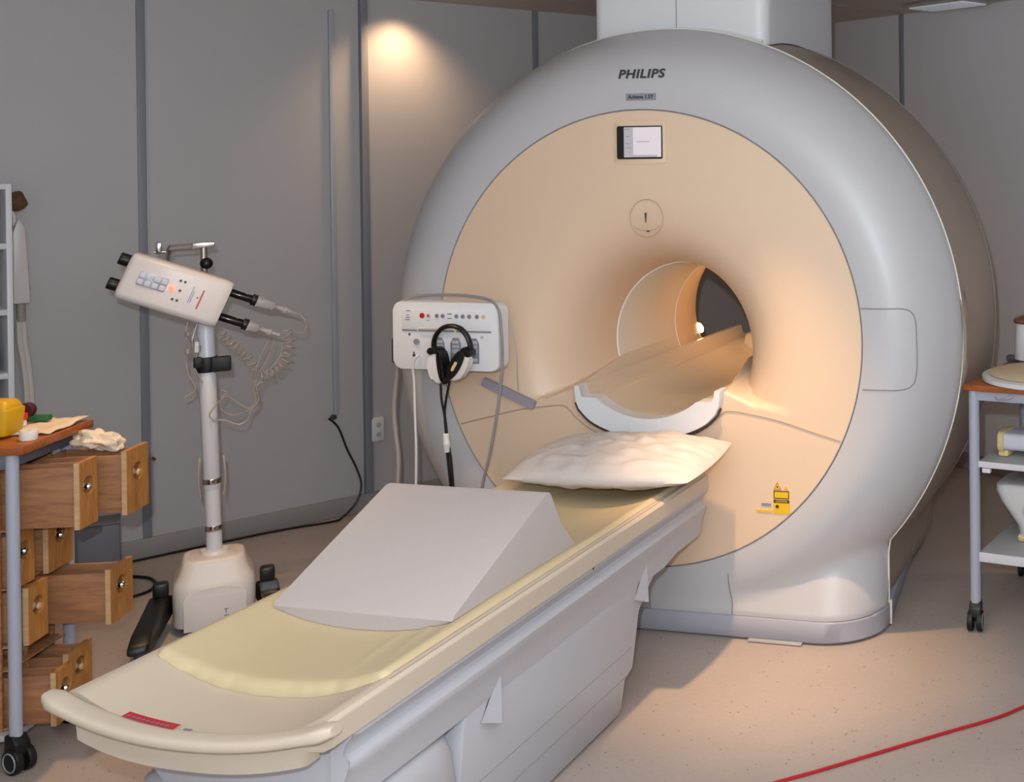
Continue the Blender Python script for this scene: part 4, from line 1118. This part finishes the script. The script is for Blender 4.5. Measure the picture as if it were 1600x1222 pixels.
# curved surface coil on top
t = thing('surface_coil', 'flat curved white body coil with cream padding on the right trolley', 'mri coil', RT(.30, .16, .890), ra)
def pad(rx, ry, z0, z1, n=40, ox=0, oy=0):
    bm = bmesh.new(); R_ = []
    for z, s in ((z0, .97), (z0+.004, 1), (z1-.004, 1), (z1, .97)):
        R_.append([(ox+math.copysign(abs(math.cos(a))**.8, math.cos(a))*rx*s, oy+math.sin(a)*ry*s, z+.03*((math.cos(a)*rx*s)/.3)**2*0) for a in [2*PI*i/n for i in range(n)]])
    loft(bm, R_, capa=True, capb=True); return bm
obj('coil_shell', pad(.31, .25, 0, .022), M['coilw'], t)
obj('coil_padding', pad(.285, .225, .022, .030), M['cfoam'], t)
t = thing('coil_cushion', 'cream foam cushion lying on the curved coil at the right', 'cushion', RT(.38, .20, .921), ra)
obj('cushion_body', pad(.225, .13, 0, .022), M['yfoam'], t)
bm = bmesh.new(); tube(bm, [(-.20, -.06, .034), (-.19, -.06, .036), (.1, -.09, .036)], .014, 12, smooth=False); obj('cushion_clamp', bm, M['shellw'], t)
t = thing('coil_plug', 'dark grey plug and cable behind the curved coil on the right trolley', 'plug', RT(-.005, .47, .890), ra)
bm = bmesh.new(); box(bm, (.0, 0, .015), (.05, .03, .026), .008); obj('plug_body', bm, M['dgrey'], t)
bm = bmesh.new(); tube(bm, [(.02, 0, .016), (.03, .08, .018), (.2, .10, .012)], .009, 8); obj('plug_cable', bm, M['bluegrey'], t)
t = thing('coil_case', 'upright white coil case with a brown rim at the right edge', 'coil case', RT(.155, .44, .921), ra)
bm = bmesh.new(); R_ = []
for z, s in ((0, 1.02), (.005, 1.04), (.10, 1.0), (.145, .985)): R_.append([(x*s, y*s, z) for x, y in rrect(.24, .20, .05, 6)])
loft(bm, R_, capa=True); obj('case_body', bm, M['coilw'], t)
bm = bmesh.new(); tube(bm, [(x, y, .148) for x, y in rrect(.236, .196, .05, 6)], .010, 8, smooth=False, closed=True); obj('case_rim', bm, M['brown'], t)
bm = bmesh.new(); prism(bm, rrect(.22, .18, .045, 6), 'z', .12, .140); obj('case_lining', bm, M['yfoam'], t)
bm = bmesh.new(); lathe(bm, [(.006, 0), (.011, 0), (.011, .026), (.007, .03)], RTM @ tm((.005, .19, .890)), 16)
tag(obj('metal_cup', bm, M['steel']), 'tiny shiny metal cap on the rear corner of the right trolley top', 'metal cap')
# roll on the middle shelf
t = thing('knee_coil', 'white tubular coil with a yellow foam end on the middle right shelf', 'mri coil', RT(.05, .14, .611), ra)
bm = bmesh.new(); R_ = []
for x in (.03, .05, .3, .45): R_.append([(x, y, z+.055) for y, z in rrect(.13, .062, .02, 5)])
loft(bm, R_, capa=True, capb=True); obj('coil_body', bm, mat('pale lilac coil cover', 'C3C2CC', .45), t)
bm = bmesh.new(); R_ = []
for x, s in ((.005, .7), (.012, .98), (.035, 1.05)): R_.append([(x, y*s, z*s+.053) for y, z in rrect(.135, .075, .025, 5)])
loft(bm, R_, capa=True, capb=True); box(bm, (.03, 0, .012), (.04, .11, .024), .008); obj('foam_end', bm, M['yfoam'], t)
# wrist/shoulder coil on the lowest shelf
t = thing('shoulder_coil', 'white moulded coil with a flared rim on the lowest right shelf', 'mri coil', RT(.035, .22, .283), ra)
bm = bmesh.new(); R_ = []
for z, x0_, x1_, w_ in ((.025, .075, .52, .15), (.06, .070, .52, .16), (.10, .045, .54, .18), (.15, .012, .56, .20), (.19, -.005, .57, .21), (.212, -.004, .57, .21), (.218, .012, .55, .20)):
    R_.append([((x0_+x1_)/2+x, y, z) for x, y in rrect(x1_-x0_, w_, min(w_*.3, .045), 6)])
loft(bm, R_, capa=True, capb=True); sc = obj('coil_shell', bm, M['coilw'], t, angle=60)
bm = bmesh.new(); bmesh.ops.create_uvsphere(bm, u_segments=24, v_segments=14, radius=1, matrix=tm((.15, -.085, .12), (0, .5, 0)) @ Matrix.Diagonal((.055, .03, .040, 1))); obj('grip_boss', bm, M['coilw'], t)
bm = bmesh.new(); box(bm, (.10, -.02, .014), (.055, .09, .028), .010); obj('foam_foot', bm, M['yfoam'], t)

# ------------------------------------------------------------------ lights
def light(name, kind, loc, energy, col, size=.05, target=None, spot=None, blend=.5):
    l = bpy.data.lights.new(name, kind); l.energy = energy; l.color = col
    if kind == 'AREA': l.size = size
    else: l.shadow_soft_size = size
    if spot: l.spot_size = math.radians(spot); l.spot_blend = blend
    o = bpy.data.objects.new(name, l); link(o); o.location = loc
    if target is not None:
        d = Vector(target)-Vector(loc); o.rotation_euler = d.to_track_quat('-Z', 'Y').to_euler()
    return o
WARM = (1., .64, .36)
COOL = (.80, .90, 1.)
CAMP = Vector((1.9242, -3.9863, 1.7))
R0 = Vector((math.cos(.2342), math.sin(.2342), 0))
light('camera_flash', 'POINT', CAMP+Vector((0, 0, .14))-R0*.06, 195, (.84, .92, 1.), .02)
light('added_cool_fill', 'AREA', W(-1.0, -1.6, H-.05), 34, (.86, .93, 1.), 2.4, W(-.2, .6, 0))  # added soft cool fill under the ceiling, no fixture there
# recessed downlights in the ceiling
light('downlight_table', 'SPOT', (.50, -.58, H-.03), 235, WARM, .035, (.56, -.16, 0), 38, 1.)
light('downlight_wall', 'SPOT', W(.09, LN-.15, H-.02), 30, WARM, .05, W(.10, LN-.13, 0), 120, 1.)
light('downlight_left', 'SPOT', (-1.12, -.78, H-.03), 95, WARM, .04, (-1.12, -.78, 0), 75, 1.)
light('downlight_right', 'SPOT', (2.0, 1.0, H-.03), 20, WARM, .04, (2.0, 1.0, 0), 100, 1.)
light('downlight_near', 'SPOT', (1.0, -1.9, H-.03), 22, WARM, .04, (1.0, -1.9, 0), 110, 1.)
light('bore_light', 'POINT', (.10, 1.12, 1.20), 2.4, (1., .62, .30), .05)
w = bpy.data.worlds.new('w'); scene.world = w; w.use_nodes = True
w.node_tree.nodes['Background'].inputs[0].default_value = (.5, .5, .55, 1); w.node_tree.nodes['Background'].inputs[1].default_value = .2

# ------------------------------------------------------------------ camera
f, cx, cy, pit, roll, yw = 1868.32, 1408.74, 260.65, .0064, -.0103, .2342
cam = bpy.data.cameras.new('camera'); cam.sensor_fit = 'HORIZONTAL'; cam.sensor_width = 36
cam.lens = 36*f/1600; cam.shift_x = (800-cx)/1600; cam.shift_y = -(611-cy)/1600; cam.clip_start = .05
co = bpy.data.objects.new('camera', cam); link(co)
F = Vector((-math.sin(yw)*math.cos(pit), math.cos(yw)*math.cos(pit), -math.sin(pit)))
Rr = Vector((math.cos(yw), math.sin(yw), 0)); U = Rr.cross(F)
R2 = Rr*math.cos(roll)+U*math.sin(roll); U2 = U*math.cos(roll)-Rr*math.sin(roll)
mw = Matrix((( R2.x, U2.x, -F.x, CAMP.x), (R2.y, U2.y, -F.y, CAMP.y), (R2.z, U2.z, -F.z, CAMP.z), (0, 0, 0, 1)))
co.matrix_world = mw
scene.camera = co
vs = scene.view_settings
vs.view_transform = 'Standard'; vs.look = 'None'; vs.gamma = 1; vs.use_curve_mapping = False; vs.exposure = 0
